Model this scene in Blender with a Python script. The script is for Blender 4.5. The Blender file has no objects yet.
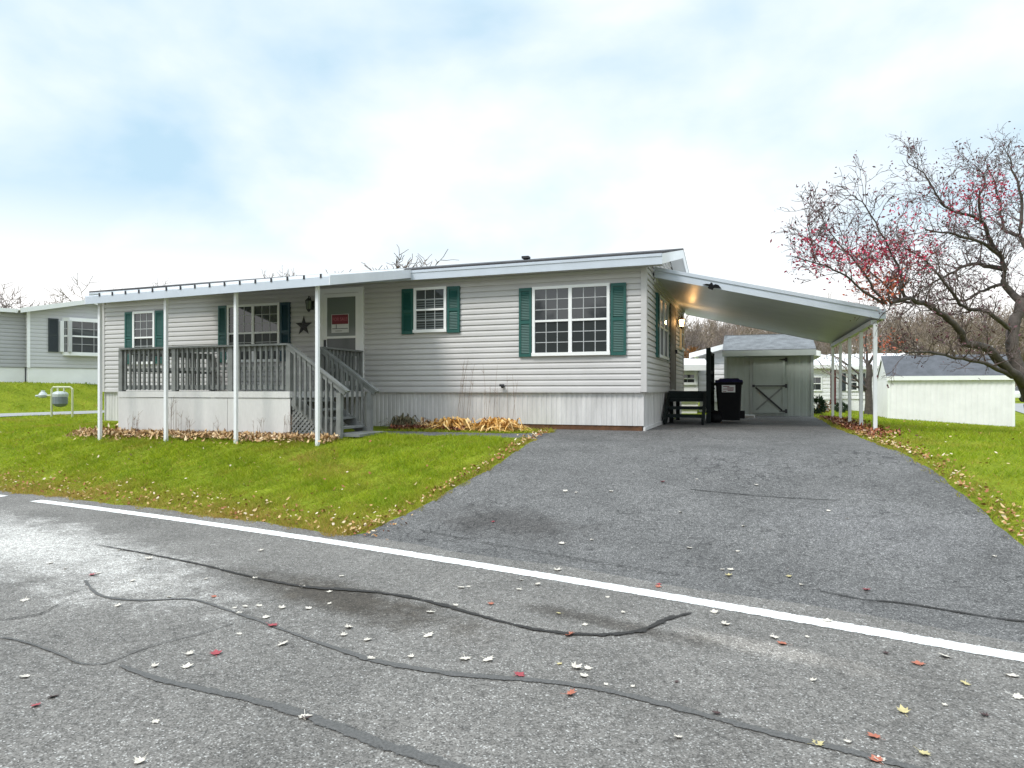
import bpy, math, random
import numpy as np
from mathutils import Vector, Matrix
random.seed(7); rng = np.random.default_rng(7)
SC = bpy.context.scene; COL = SC.collection
UP = 1.6                                   # eye height above the road; heights below are measured from eye level
# ---------------------------------------------------------------- camera geometry (used to measure the place)
F = 665.0; TH = math.atan((752-512)/F); CS, SN = math.cos(TH), math.sin(TH); HZ = 391.0
def onY(px, py, Y):
    r = (px-512)/F; z = Y/(SN*r+CS); return Vector(((CS*r-SN)*z, Y, (HZ-py)*z/F))
def onX(px, py, X):
    r = (px-512)/F; z = X/(CS*r-SN); return Vector((X, (SN*r+CS)*z, (HZ-py)*z/F))
def atz(px, py, z):
    r = (px-512)/F; return Vector(((CS*r-SN)*z, (SN*r+CS)*z, (HZ-py)*z/F))
# ---------------------------------------------------------------- terrain
def ss(t):
    t = np.clip(t, 0, 1); return t*t*(3-2*t)
def YL(x):                                 # centre of the white edge line
    x = np.asarray(x, float); c = np.clip(x, -12, 4)
    y = 5.53-0.2*(c+2)-0.00615*(c+2)**2
    sl = -0.2-0.0123*(c+2)
    return y+sl*(x-c)
def G(x, y):
    x = np.asarray(x, float); y = np.asarray(y, float)
    yl = YL(x)+0.3
    t = np.clip((y-yl)/(10.3-yl), 0, 1)
    z = -1.6+0.78*(0.5*t+0.5*ss(t))
    z = z+0.07*ss((y-10.3)/3)
    z = z-0.5*ss((x-1.8)/11)*ss((y-7)/5)-0.3*ss((y-16)/16)*ss((x-1)/3)+0.6*ss((y-35)/30)
    z = z+1.06*ss((-23.0-x)/2.9)*ss((y-8)/4)
    z = z+5.5*ss((y-75)/60)
    return z
def g(x, y): return float(G(x, y))
def ground_at(px, py):
    h = -1.2
    for _ in range(30):
        r = (px-512)/F; z = F*h/(HZ-py); x, y = (CS*r-SN)*z, (SN*r+CS)*z
        h = 0.5*h+0.5*g(x, y)
    return x, y
XLk = ([3, 5.4, 5.9, 6.4, 7.2, 9, 10.5, 12.3, 12.75, 13, 40], [-5.6, -5.2, -4.5, -4.05, -3.85, -3.4, -3.35, -3.6, -3.7, -1.95, -1.95])
XRk = ([3, 5.2, 6.0, 6.8, 8.9, 10.8, 13, 15, 19.4, 40], [3.6, 2.9, 2.4, 2.2, 2.05, 1.8, 1.62, 1.57, 1.7, 1.75])
def in_drive(x, y, m=0.0):
    return (x > np.interp(y, *XLk)-m) & (x < np.interp(y, *XRk)+m) & (y < 21.7) & (y > 3)
def in_road(x, y, m=0.0): return y < YL(x)+0.3+m
def wy(x): return 11.25+0.03*(x+5)           # centre of the asphalt walk to the steps
def in_walk(x, y, m=0.0): return (x > -6.75-m) & (x < -3.2) & (np.abs(y-wy(x)) < 0.36+m+0.25*ss((x+4.3)/1.0))
def in_bed(x, y, m=0.0): return (x > -15.9) & (x < -4.4+0.8*ss((12.6-y)/0.8)*0) & (y > 11.85) & (y < 13)
def in_strip(x, y, m=0.0): return (x > -23.0-m) & (x < -20.2+m) & (y > 8.5) & (y < 60)
def paved(x, y, m=0.0): return in_road(x, y, m) | in_drive(x, y, m) | in_walk(x, y, m) | in_strip(x, y, m)
# ---------------------------------------------------------------- mesh helpers
class MB:
    def __init__(s): s.v = []; s.f = []
    def add(s, vs, fs):
        n = len(s.v); s.v += [tuple(p) for p in vs]; s.f += [tuple(i+n for i in f) for f in fs]; return s
    def box(s, x0, y0, z0, x1, y1, z1):
        x0, x1 = sorted((x0, x1)); y0, y1 = sorted((y0, y1)); z0, z1 = sorted((z0, z1))
        return s.add([(x0,y0,z0),(x1,y0,z0),(x1,y1,z0),(x0,y1,z0),(x0,y0,z1),(x1,y0,z1),(x1,y1,z1),(x0,y1,z1)],
                     [(0,3,2,1),(4,5,6,7),(0,1,5,4),(1,2,6,5),(2,3,7,6),(3,0,4,7)])
    def bar(s, p, q, w, h, up=(0,0,1)):
        p, q, up = Vector(p), Vector(q), Vector(up); d = (q-p).normalized(); a = d.cross(up)
        if a.length < 1e-4: a = d.cross(Vector((1,0,0)))
        a.normalize(); b = a.cross(d).normalized(); a *= w/2; b *= h/2
        vs = [p-a-b, p+a-b, p+a+b, p-a+b, q-a-b, q+a-b, q+a+b, q-a+b]
        return s.add(vs, [(0,1,2,3),(7,6,5,4),(0,4,5,1),(1,5,6,2),(2,6,7,3),(3,7,4,0)])
    def tube(s, pts, rads, n=6, cap=True):
        pts = [Vector(p) for p in pts]
        if not hasattr(rads, '__len__'): rads = [rads]*len(pts)
        vs = []; fs = []; ref = None
        for i, p in enumerate(pts):
            d = (pts[min(i+1, len(pts)-1)]-pts[max(i-1, 0)])
            d = d.normalized() if d.length > 1e-7 else Vector((0,0,1))
            if ref is None: ref = Vector((0,0,1)) if abs(d.z) < .9 else Vector((1,0,0))
            a = d.cross(ref)
            if a.length < 1e-4: a = d.cross(Vector((0.3,1,0.2)))
            a.normalize(); b = d.cross(a)
            for k in range(n):
                t = 2*math.pi*k/n; vs.append(p+(a*math.cos(t)+b*math.sin(t))*rads[i])
        for i in range(len(pts)-1):
            for k in range(n):
                fs.append((i*n+k, i*n+(k+1)%n, (i+1)*n+(k+1)%n, (i+1)*n+k))
        if cap: fs += [tuple(range(n-1, -1, -1)), tuple((len(pts)-1)*n+k for k in range(n))]
        return s.add(vs, fs)
    def prism(s, poly, ext):                # extrude a 3D polygon
        n = len(poly); e = Vector(ext); vs = [Vector(p) for p in poly]; vs += [p+e for p in vs]
        return s.add(vs, [tuple(range(n-1,-1,-1)), tuple(range(n, 2*n))]+[(i,(i+1)%n,n+(i+1)%n,n+i) for i in range(n)])
    def lathe(s, prof, c, n=16):            # profile [(r,z)]
        c = Vector(c); vs = []; fs = []
        for r, z in prof:
            for k in range(n): vs.append(c+Vector((r*math.cos(2*math.pi*k/n), r*math.sin(2*math.pi*k/n), z)))
        for i in range(len(prof)-1):
            for k in range(n): fs.append((i*n+k, i*n+(k+1)%n, (i+1)*n+(k+1)%n, (i+1)*n+k))
        fs += [tuple(range(n-1,-1,-1)), tuple((len(prof)-1)*n+k for k in range(n))]
        return s.add(vs, fs)
    def build(s, name, mat, parent=None, base=(0,0,0), smooth=False, bevel=0):
        b = Vector(base)
        if parent is not None:
            q = parent; b = Vector((0,0,0))
            while q is not None: b += q.location; q = q.parent
        me = bpy.data.meshes.new(name); me.from_pydata([tuple(Vector(p)-b) for p in s.v], [], s.f)
        me.materials.append(mat); me.update()
        if smooth: me.polygons.foreach_set('use_smooth', [True]*len(me.polygons))
        o = bpy.data.objects.new(name, me); COL.objects.link(o)
        if parent is not None: o.parent = parent
        else: o.location = b
        if bevel:
            m = o.modifiers.new('bevel', 'BEVEL'); m.width = bevel; m.segments = 2; m.limit_method = 'ANGLE'
        return o
def raw_mesh(name, co, faces3, mat, col=None):       # numpy arrays -> object; faces (n,k)
    me = bpy.data.meshes.new(name); n, k = faces3.shape
    me.vertices.add(len(co)); me.vertices.foreach_set('co', co.astype(np.float32).ravel())
    me.loops.add(n*k); me.loops.foreach_set('vertex_index', faces3.astype(np.int32).ravel())
    me.polygons.add(n); me.polygons.foreach_set('loop_start', np.arange(0, n*k, k, dtype=np.int32))
    if col is not None:
        a = me.attributes.new('tint', 'FLOAT_COLOR', 'POINT'); a.data.foreach_set('color', col.astype(np.float32).ravel())
    me.update(calc_edges=True); me.validate(); me.materials.append(mat)
    o = bpy.data.objects.new(name, me); COL.objects.link(o); return o
def tag(o, label=None, cat=None, group=None, kind=None):
    for k, v in (('label', label), ('category', cat), ('group', group), ('kind', kind)):
        if v: o[k] = v
    return o
def thing(name, label, cat, loc=(0,0,0), group=None):
    o = bpy.data.objects.new(name, None); COL.objects.link(o); o.location = loc; o.empty_display_size = .2
    return tag(o, label, cat, group)
def place(o, loc, rz=0, sc=1): o.location = loc; o.rotation_euler = (0,0,rz); o.scale = (sc,sc,sc); return o
def dup(o, parent=None):
    c = o.copy(); COL.objects.link(c); c.parent = parent
    for ch in list(o.children): dup(ch, c)
    return c
# ---------------------------------------------------------------- materials
class NT:
    def __init__(s, name):
        s.m = bpy.data.materials.new(name); s.m.use_nodes = True; s.t = s.m.node_tree; s.p = s.t.nodes['Principled BSDF']
    def n(s, typ, **kw):
        o = s.t.nodes.new(typ)
        for k, v in kw.items():
            if k.startswith('i_'): o.inputs[k[2:].replace('_', ' ')].default_value = v
            else: setattr(o, k, v)
        return o
    def l(s, a, b): s.t.links.new(a, b)
    def noise(s, vec, scale, detail=4, rough=.6, dist=0):
        o = s.n('ShaderNodeTexNoise'); o.inputs['Scale'].default_value = scale; o.inputs['Detail'].default_value = detail
        o.inputs['Roughness'].default_value = rough; o.inputs['Distortion'].default_value = dist; s.l(vec, o.inputs['Vector']); return o.outputs['Fac']
    def ramp(s, fac, stops):
        o = s.n('ShaderNodeValToRGB'); e = o.color_ramp.elements
        while len(e) < len(stops): e.new(.5)
        for i, (p, c) in enumerate(stops):
            e[i].position = p; e[i].color = (c, c, c, 1) if not hasattr(c, '__len__') else (*c, 1)
        s.l(fac, o.inputs['Fac']); return o.outputs['Color']
    def mix(s, fac, a, b, mode='MIX'):
        o = s.n('ShaderNodeMix', data_type='RGBA', blend_type=mode)
        for sock, v in ((o.inputs['Factor'], fac), (o.inputs[6], a), (o.inputs[7], b)):
            if isinstance(v, (int, float)): sock.default_value = v
            elif isinstance(v, (tuple, list)): sock.default_value = (*v, 1)
            else: s.l(v, sock)
        return o.outputs[2]
    def bump(s, h, strength=.3, dist=.01):
        o = s.n('ShaderNodeBump'); o.inputs['Strength'].default_value = strength; o.inputs['Distance'].default_value = dist
        s.l(h, o.inputs['Height']); s.l(o.outputs['Normal'], s.p.inputs['Normal'])
    def obj(s): return s.n('ShaderNodeTexCoord').outputs['Object']
    def pos(s): return s.n('ShaderNodeNewGeometry').outputs['Position']
def M(name, col, rough=.6, var=.12, scale=3, bump=0, bscale=60, metal=0, spec=.5, stretch=None, fine=0):
    k = NT(name); v = k.obj()
    if stretch:
        mp = k.n('ShaderNodeMapping'); mp.inputs['Scale'].default_value = stretch; k.l(v, mp.inputs['Vector']); v = mp.outputs['Vector']
    c = tuple(col)
    f = k.noise(v, scale, 5)
    lo = tuple(x*(1-var*1.3) for x in c); hi = tuple(min(1, x*(1+var)) for x in c)
    out = k.ramp(f, [(.3, lo), (.7, hi)])
    if fine:
        f2 = k.noise(v, scale*22, 3); out = k.mix(fine, out, k.ramp(f2, [(.35, .25), (.65, 1.0)]), 'MULTIPLY')
    k.l(out, k.p.inputs['Base Color'])
    k.p.inputs['Roughness'].default_value = rough; k.p.inputs['Metallic'].default_value = metal
    k.p.inputs['Specular IOR Level'].default_value = spec
    if bump: k.bump(k.noise(v, bscale, 4), bump, .01)
    return k.m
def asphalt(name, dark, light, speck, patches=(), fleck=.6):
    k = NT(name); v = k.pos()
    a = k.noise(v, 22, 8, .8); b = k.noise(v, .9, 6, .7)
    sp = k.n('ShaderNodeTexVoronoi'); sp.inputs['Scale'].default_value = 135; k.l(v, sp.inputs['Vector'])
    sc_ = k.n('ShaderNodeSeparateColor'); k.l(sp.outputs['Color'], sc_.inputs['Color'])
    base = k.ramp(sc_.outputs['Red'], [(0, tuple(c_*.62 for c_ in dark)), (.45, tuple((p_+q_)/2 for p_, q_ in zip(dark, light))), (.90, tuple(c_*1.05 for c_ in light)), (1, (speck, speck*.97, speck*.92))])
    base = k.mix(1, base, k.ramp(a, [(.34, .55), (.5, .98), (.66, 1.25)]), 'MULTIPLY')
    base = k.mix(1, base, k.ramp(b, [(.28, .68), (.7, 1.2)]), 'MULTIPLY')
    vor = k.n('ShaderNodeTexNoise'); vor.inputs['Scale'].default_value = 6; vor.inputs['Detail'].default_value = 9; vor.inputs['Roughness'].default_value = .85; k.l(v, vor.inputs['Vector'])
    base = k.mix(1, base, k.ramp(vor.outputs['Fac'], [(.36, fleck), (.43, 1.0)]), 'MULTIPLY')
    if fleck < .5:
        dv_ = k.n('ShaderNodeTexVoronoi', feature='DISTANCE_TO_EDGE'); dv_.inputs['Scale'].default_value = 5.5
        wv = k.n('ShaderNodeTexNoise'); wv.inputs['Scale'].default_value = 4; wv.inputs['Detail'].default_value = 6; k.l(v, wv.inputs['Vector'])
        va = k.n('ShaderNodeVectorMath', operation='MULTIPLY_ADD'); k.l(wv.outputs['Color'], va.inputs[0]); va.inputs[1].default_value = (.35, .35, .35); k.l(v, va.inputs[2]); k.l(va.outputs[0], dv_.inputs['Vector'])
        ck = k.ramp(dv_.outputs['Distance'], [(.012, .30), (.05, 1.0)])
        base = k.mix(k.ramp(k.noise(v, .55, 5, .7), [(.46, 0.0), (.60, .9)]), base, k.mix(1, base, ck, 'MULTIPLY'))
    rough = None
    for (cx, cy, rx, ry, colr, amt) in patches:        # stains, and the road's painted wet sheen: (centre, radii, colour, amount)
        mp = k.n('ShaderNodeMapping', vector_type='TEXTURE'); mp.inputs['Location'].default_value = (cx, cy, -1.6+UP); mp.inputs['Scale'].default_value = (rx, ry, 1)
        mp.inputs['Rotation'].default_value = (0, 0, math.radians(-14)); k.l(v, mp.inputs['Vector'])
        ln = k.n('ShaderNodeVectorMath', operation='LENGTH'); k.l(mp.outputs['Vector'], ln.inputs[0])
        ad = k.n('ShaderNodeMath', operation='ADD'); k.l(ln.outputs['Value'], ad.inputs[0])
        nz = k.n('ShaderNodeMath', operation='MULTIPLY_ADD'); k.l(k.noise(v, 2.6, 9, .8), nz.inputs[0]); nz.inputs[1].default_value = 2.2; nz.inputs[2].default_value = -1.1
        k.l(nz.outputs[0], ad.inputs[1])
        f = k.ramp(ad.outputs[0], [(.35, amt), (1.0, 0.0)])
        base = k.mix(f, base, k.mix(1, base, tuple(c_/.165 for c_ in colr), 'MULTIPLY'))
    k.l(base, k.p.inputs['Base Color']); k.p.inputs['Roughness'].default_value = .82; k.p.inputs['Specular IOR Level'].default_value = .35
    k.bump(a, .55, .012)
    return k.m
MT = {}
MT['siding'] = M('vinyl_siding', (.50, .485, .48), .5, .05, 1.2)
MT['skirt'] = M('skirting_vinyl', (.60, .585, .575), .55, .16, 3, stretch=(1.5, 1.5, .2), fine=.12)
MT['trim'] = M('white_trim', (.78, .79, .81), .45, .03, 3)
MT['fascia'] = M('fascia_metal', (.50, .545, .61), .4, .05, 2)
MT['fascia2'] = M('end_fascia_metal', (.64, .66, .70), .4, .05, 2)
MT['soffit'] = M('soffit', (.5, .5, .5), .6, .05, 2)
MT['shutter'] = M('green_shutter', (.009, .082, .070), .5, .08, 4)
MT['bluegreen'] = M('blue_green_shutter', (.008, .045, .07), .5, .08, 4)
MT['charcoal'] = M('charcoal_shutter', (.025, .035, .038), .5, .1, 4)
MT['shingle'] = M('dark_shingle', (.06, .06, .065), .9, .25, 6, bump=.4, bscale=30)
def glass(name, col, rough=.04):
    k = NT(name); k.p.inputs['Base Color'].default_value = (*col, 1); k.p.inputs['Roughness'].default_value = rough
    k.p.inputs['Specular IOR Level'].default_value = .9 if rough < .05 else .3; k.bump(k.noise(k.obj(), 1.1, 1), .06, .03); return k.m
MT['glass_screen'] = glass('screened_glass', (.022, .026, .027), .35); MT['glass'] = glass('window_glass', (.030, .036, .040)); MT['glass_door'] = glass('door_glass', (.16, .18, .165), .12)
MT['glass_low'] = glass('door_glass_lower', (.075, .085, .08), .12)
MT['blind'] = M('blind_slat', (.13, .15, .155), .4, .05, 4)
MT['white'] = M('white_paint', (.80, .80, .80), .45, .03, 3)
MT['offwhite'] = M('offwhite_panel', (.61, .60, .59), .55, .09, 1.4, stretch=(1, 1, .3), fine=.08)
MT['greywood'] = M('grey_painted_wood', (.205, .212, .206), .75, .2, 5, fine=.3)
MT['darkwood'] = M('dark_painted_wood', (.012, .017, .017), .8, .3, 5, spec=.2)
MT['grille'] = M('grey_grille', (.42, .43, .44), .5, .04, 4)
MT['black'] = M('black_plastic', (.004, .004, .005), .6, .2, 6, spec=.15)
MT['lid'] = M('dark_blue_lid', (.012, .011, .05), .45, .2, 6, spec=.3)
MT['iron'] = M('dark_iron', (.02, .02, .025), .5, .2, 8)
MT['starmetal'] = M('weathered_star_metal', (.045, .043, .048), .6, .3, 9)
MT['ceiling'] = M('carport_ceiling', (.54, .565, .575), .38, .06, 1.5, metal=.0, spec=.6)
MT['post'] = M('white_post', (.74, .75, .77), .4, .03, 3)
MT['sage'] = M('sage_siding', (.33, .365, .34), .7, .07, 2, stretch=(3, 3, .6))
MT['sagetrim'] = M('sage_trim', (.36, .39, .375), .65, .06, 3)
MT['shinglegrey'] = M('grey_shingle', (.19, .20, .21), .9, .25, 4, bump=.6, bscale=25, fine=.6)
MT['shinglemid'] = M('slate_shingle', (.10, .105, .12), .9, .2, 3, bump=.5, bscale=25, fine=.3)
MT['shedwhite'] = M('white_shed_panel', (.78, .765, .78), .55, .05, 2)
MT['farwhite'] = M('far_white_siding', (.76, .75, .76), .6, .03, 1)
MT['fargrey'] = M('far_grey_siding', (.40, .40, .41), .6, .05, 1)
MT['neigh'] = M('neighbour_siding', (.50, .50, .505), .6, .03, 1)
MT['neighskirt'] = M('neighbour_skirt', (.80, .80, .80), .6, .06, 1)
MT['red'] = M('red_door', (.14, .01, .018), .5, .1, 4)
MT['signred'] = M('sign_red', (.17, .008, .025), .5, .1, 20)
MT['signwhite'] = M('sign_white', (.6, .6, .6), .5, .05, 20)
MT['signtext'] = M('sign_letter', (.42, .12, .15), .5, .05, 20)
MT['pipe'] = M('meter_pipe', (.50, .52, .34), .5, .1, 8)
MT['meter'] = M('meter_grey', (.16, .19, .21), .45, .15, 8)
MT['meterlight'] = M('meter_light_grey', (.42, .46, .46), .45, .1, 8)
MT['concrete'] = M('pale_concrete', (.36, .36, .35), .9, .15, 4, bump=.3)
MT['rust'] = M('rusty_sill', (.12, .055, .025), .85, .35, 6)
MT['bark'] = M('dark_bark', (.075, .060, .052), .9, .35, 7, bump=.8, bscale=30)
MT['bark2'] = M('grey_bark', (.085, .068, .058), .9, .3, 5)
MT['twig'] = M('brown_twig', (.19, .15, .135), .9, .3, 3)
MT['farwood'] = M('far_twigs', (.24, .185, .145), .9, .3, .12)
MT['crableaf'] = M('dark_leaf', (.11, .032, .045), .6, .4, 20)
MT['redleaf'] = M('red_leaf', (.46, .025, .075), .55, .4, 12)
MT['orangeleaf'] = M('orange_leaf', (.42, .085, .03), .55, .4, 12)
MT['bush'] = M('dark_bush', (.018, .04, .012), .7, .4, 12)
MT['rustbush'] = M('rusty_bush', (.20, .085, .025), .8, .4, 8)
MT['seal'] = M('crack_sealant', (.092, .10, .103), .8, .3, 14, bump=.4, bscale=90)
MT['crack'] = M('open_crack', (.014, .013, .013), .95, .4, 25, bump=.8, bscale=60)
MT['stem'] = M('dry_stem', (.26, .19, .15), .8, .3, 6)
MT['carwhite'] = M('car_paint', (.78, .79, .8), .2, .02, 2)
MT['carglass'] = glass('car_glass', (.02, .022, .025), .05)
MT['tyre'] = M('tyre', (.015, .015, .015), .8, .1, 9)
def SOFT(k, edge, sc_, amt=1.0):       # ragged worn edges: the strip breaks up towards its sides
    at = k.n('ShaderNodeAttribute', attribute_name='tint'); se = k.n('ShaderNodeSeparateColor'); k.l(at.outputs['Color'], se.inputs['Color'])
    m0 = k.n('ShaderNodeMath', operation='MULTIPLY_ADD'); k.l(k.noise(k.pos(), sc_, 8, .8), m0.inputs[0]); m0.inputs[1].default_value = amt; m0.inputs[2].default_value = -.5*amt
    m1 = k.n('ShaderNodeMath', operation='ADD'); k.l(m0.outputs[0], m1.inputs[0]); k.l(se.outputs['Red'], m1.inputs[1])
    f = k.ramp(m1.outputs[0], [(edge, 0.0), (min(1, edge+.16), 1.0)]); tr_ = k.n('ShaderNodeBsdfTransparent'); ms = k.n('ShaderNodeMixShader')
    k.l(f, ms.inputs[0]); k.l(tr_.outputs[0], ms.inputs[1]); k.l(k.p.outputs[0], ms.inputs[2]); k.l(ms.outputs[0], k.t.nodes['Material Output'].inputs['Surface'])
def softM(name, c, rough, edge, sc_, amt):
    k = NT(name); v = k.pos(); k.l(k.ramp(k.noise(v, 60, 6, .8), [(.35, tuple(x*.6 for x in c)), (.65, tuple(x*1.4 for x in c))]), k.p.inputs['Base Color']); k.p.inputs['Roughness'].default_value = rough
    k.bump(k.noise(v, 80, 4), .4, .01); SOFT(k, edge, sc_, amt); return k.m
MT['seal'] = softM('crack_sealant', (.085, .082, .078), .85, .24, 10, 2.0); MT['crack'] = softM('open_crack', (.024, .022, .020), .95, .30, 11, 3.0)
# worn white line paint
k = NT('line_paint'); v = k.pos(); wr = k.ramp(k.noise(v, 30, 9, .85), [(.36, 0.0), (.47, 1.0)])
k.l(k.mix(wr, (.3, .3, .3), (.82, .82, .80)), k.p.inputs['Base Color']); k.p.inputs['Roughness'].default_value = .7; MT['line'] = k.m; SOFT(k, .10, 18, .9)
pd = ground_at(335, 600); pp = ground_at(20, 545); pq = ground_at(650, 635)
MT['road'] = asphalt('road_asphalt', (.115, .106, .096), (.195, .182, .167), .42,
    [(pp[0]-.3, pp[1]+.1, 4.2, .85, (.52, .53, .54), .72), (pd[0], pd[1]+.03, 1.6, .36, (.045, .038, .03), .85), (pq[0]-.3, pq[1]+.10, 1.0, .15, (.06, .055, .05), .75), (pq[0]+.75, pq[1]-.02, .8, .16, (.30, .29, .28), .55)])  # first patch: pale dust plus the wet sky sheen, painted into the colour
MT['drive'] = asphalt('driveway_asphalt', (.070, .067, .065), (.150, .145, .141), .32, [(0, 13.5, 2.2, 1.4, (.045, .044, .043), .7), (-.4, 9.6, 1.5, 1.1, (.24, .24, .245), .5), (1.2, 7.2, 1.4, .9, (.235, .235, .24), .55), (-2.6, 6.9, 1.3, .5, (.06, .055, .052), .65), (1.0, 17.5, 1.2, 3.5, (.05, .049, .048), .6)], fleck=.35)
MT['path'] = asphalt('walk_asphalt', (.07, .07, .072), (.15, .15, .155), .2)
MT['farroad'] = M('far_asphalt', (.27, .27, .27), .9, .08, .5)
# soil under the grass
k = NT('lawn_soil'); v = k.pos()
k.l(k.mix(1, k.mix(k.ramp(k.noise(v, 1.3, 6), [(.35, 0.0), (.65, 1.0)]), (.16, .21, .014), (.24, .28, .022)), k.ramp(k.noise(v, 28, 8, .8), [(.35, .45), (.6, 1.1)]), 'MULTIPLY'), k.p.inputs['Base Color']); k.p.inputs['Roughness'].default_value = .95
k.p.inputs['Specular IOR Level'].default_value = .1; k.bump(k.noise(v, 40, 5), .8, .03); MT['ground'] = k.m
# grass: R random, G dryness
k = NT('grass_blade'); at = k.n('ShaderNodeAttribute', attribute_name='tint'); se = k.n('ShaderNodeSeparateColor'); k.l(at.outputs['Color'], se.inputs['Color'])
v = k.pos(); c1 = k.ramp(se.outputs['Red'], [(0, (.20, .29, .014)), (.6, (.34, .43, .018)), (1, (.45, .50, .03))])
c1 = k.mix(k.ramp(k.noise(v, .8, 5), [(.35, 0.0), (.7, .55)]), c1, (.29, .33, .02))
c1 = k.mix(k.ramp(k.noise(v, 2.6, 6, .7), [(.40, .38), (.58, 0.0)]), c1, (.12, .22, .010))
c1 = k.mix(se.outputs['Green'], c1, (.44, .29, .08)); k.l(c1, k.p.inputs['Base Color'])
trn = k.n('ShaderNodeBsdfTranslucent'); k.l(c1, trn.inputs['Color']); ms = k.n('ShaderNodeMixShader'); ms.inputs[0].default_value = .48; k.l(k.p.outputs[0], ms.inputs[1]); k.l(trn.outputs[0], ms.inputs[2]); k.l(ms.outputs[0], k.t.nodes['Material Output'].inputs['Surface']); k.p.inputs['Roughness'].default_value = .6; k.p.inputs['Specular IOR Level'].default_value = .25
MT['grass'] = k.m
def leafmat(name, stops):
    k = NT(name); at = k.n('ShaderNodeAttribute', attribute_name='tint'); se = k.n('ShaderNodeSeparateColor'); k.l(at.outputs['Color'], se.inputs['Color'])
    k.l(k.ramp(se.outputs['Red'], stops), k.p.inputs['Base Color']); k.p.inputs['Roughness'].default_value = .7; k.p.inputs['Specular IOR Level'].default_value = .3; return k.m
MT['litter_tan'] = leafmat('tan_litter', [(0, (.20, .10, .05)), (.35, (.42, .26, .12)), (.75, (.60, .42, .22)), (1, (.75, .60, .42))])
MT['litter_red'] = leafmat('red_litter', [(0, (.07, .022, .015)), (.5, (.20, .055, .03)), (.85, (.32, .13, .05)), (1, (.5, .35, .25))])
MT['litter_lawn'] = leafmat('lawn_litter', [(0, (.22, .06, .03)), (.45, (.36, .20, .07)), (.75, (.48, .34, .16)), (1, (.60, .50, .38))])
MT['straw'] = leafmat('straw_leaf', [(0, (.34, .15, .03)), (.5, (.68, .38, .10)), (1, (.80, .58, .27))])
MT['weed'] = leafmat('weed_leaf', [(0, (.07, .075, .04)), (.6, (.16, .14, .08)), (1, (.26, .19, .12))])
def emit(name, col, st):
    k = NT(name); k.p.inputs['Base Color'].default_value = (*col, 1); k.p.inputs['Emission Color'].default_value = (*col, 1); k.p.inputs['Emission Strength'].default_value = st; return k.m
MT['lampglow'] = emit('lit_lamp', (1.0, .62, .26), 6.0)
for i, (nm, c) in enumerate((('pale', (.5, .4, .28)), ('white', (.56, .51, .44)), ('yellow', (.46, .39, .19)), ('red', (.30, .045, .055)), ('orange', (.38, .12, .07)), ('dark', (.05, .022, .02)))):
    MT['leaf_'+nm] = M('leaf_'+nm, c, .65, .2, 18)
# ---------------------------------------------------------------- ground sheets
def grid_sheet(name, xs, ys, zf, mat, base=(0,0,0)):
    X, Y = np.meshgrid(xs, ys); Z = zf(X, Y)
    co = np.stack([X, Y, Z], -1).reshape(-1, 3); nx, ny = len(xs), len(ys)
    i = (np.arange(ny-1)[:, None]*nx+np.arange(nx-1)[None]).ravel()
    o = raw_mesh(name, co, np.stack([i, i+1, i+1+nx, i+nx], -1), mat)
    o.data.polygons.foreach_set('use_smooth', [True]*len(o.data.polygons)); return o
def axis(a, b, step, far):
    m = np.arange(a, b+1e-6, step); o = []; x = step
    lo = [a]; hi = [b]; d = step
    while lo[-1] > -far: d *= 1.3; lo.append(lo[-1]-d)
    while hi[-1] < far: d2 = (hi[-1]-b)*.3+step; hi.append(hi[-1]+d2)
    return np.concatenate([lo[:0:-1], m, hi[1:]])
def gz(x, y):
    z = G(x, y); return np.where(paved(x, y, -0.12), z-0.05, z-0.004)
tag(grid_sheet('ground', axis(-28, 14, .2, 500), axis(3, 36, .2, 500), gz, MT['ground']), kind='structure')
def strip_sheet(name, rows, mat, dz, n=24):               # rows: (y or function row) list of (xa,ya,xb,yb)
    mb = MB(); vs = []; fs = []
    for (xa, ya, xb, yb) in rows:
        for j in range(n+1):
            t = j/n; x = xa+(xb-xa)*t; y = ya+(yb-ya)*t; vs.append((x, y, g(x, y)+dz))
    for i in range(len(rows)-1):
        for j in range(n): a = i*(n+1)+j; fs.append((a, a+1, a+n+2, a+n+1))
    return mb.add(vs, fs).build(name, mat, smooth=True)
xs = np.concatenate([np.arange(-90, -24, 2), np.arange(-24, 12, .4), np.arange(12, 60, 2)])
rows = [(x, -14, x, float(YL(x))+.34+.03*math.sin(x*3.1)+.02*math.sin(x*7.7)) for x in xs]
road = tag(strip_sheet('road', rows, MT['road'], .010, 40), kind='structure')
jit = lambda y: .014*math.sin(y*5.3)+.012*math.sin(y*11.7+1)
rows = [(float(np.interp(y, *XLk))+jit(y), y, float(np.interp(y, *XRk))+jit(y+9), y) for y in np.arange(3.4, 21.75, .2)]
drive = tag(strip_sheet('driveway', rows, MT['drive'], .004, 24), kind='structure')
rows = [(x, float(wy(x))-.36-.25*float(ss((x+4.3))), x, float(wy(x))+.36+.25*float(ss((x+4.3)))) for x in np.arange(-6.8, -3.2, .15)]
tag(strip_sheet('path', rows, MT['path'], .001, 6), kind='structure')
tag(strip_sheet('side_path', [(-23.0+.06*math.sin(y), y, -20.2, y) for y in np.arange(8.5, 60, .5)], MT['farroad'], .02, 8), kind='structure')
tag(strip_sheet('far_road', [(13.5+.5*(y-38)/3, y, 30+.4*(y-38), y) for y in np.arange(36, 62, 1)], MT['farroad'], .03, 12), kind='structure')
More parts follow.
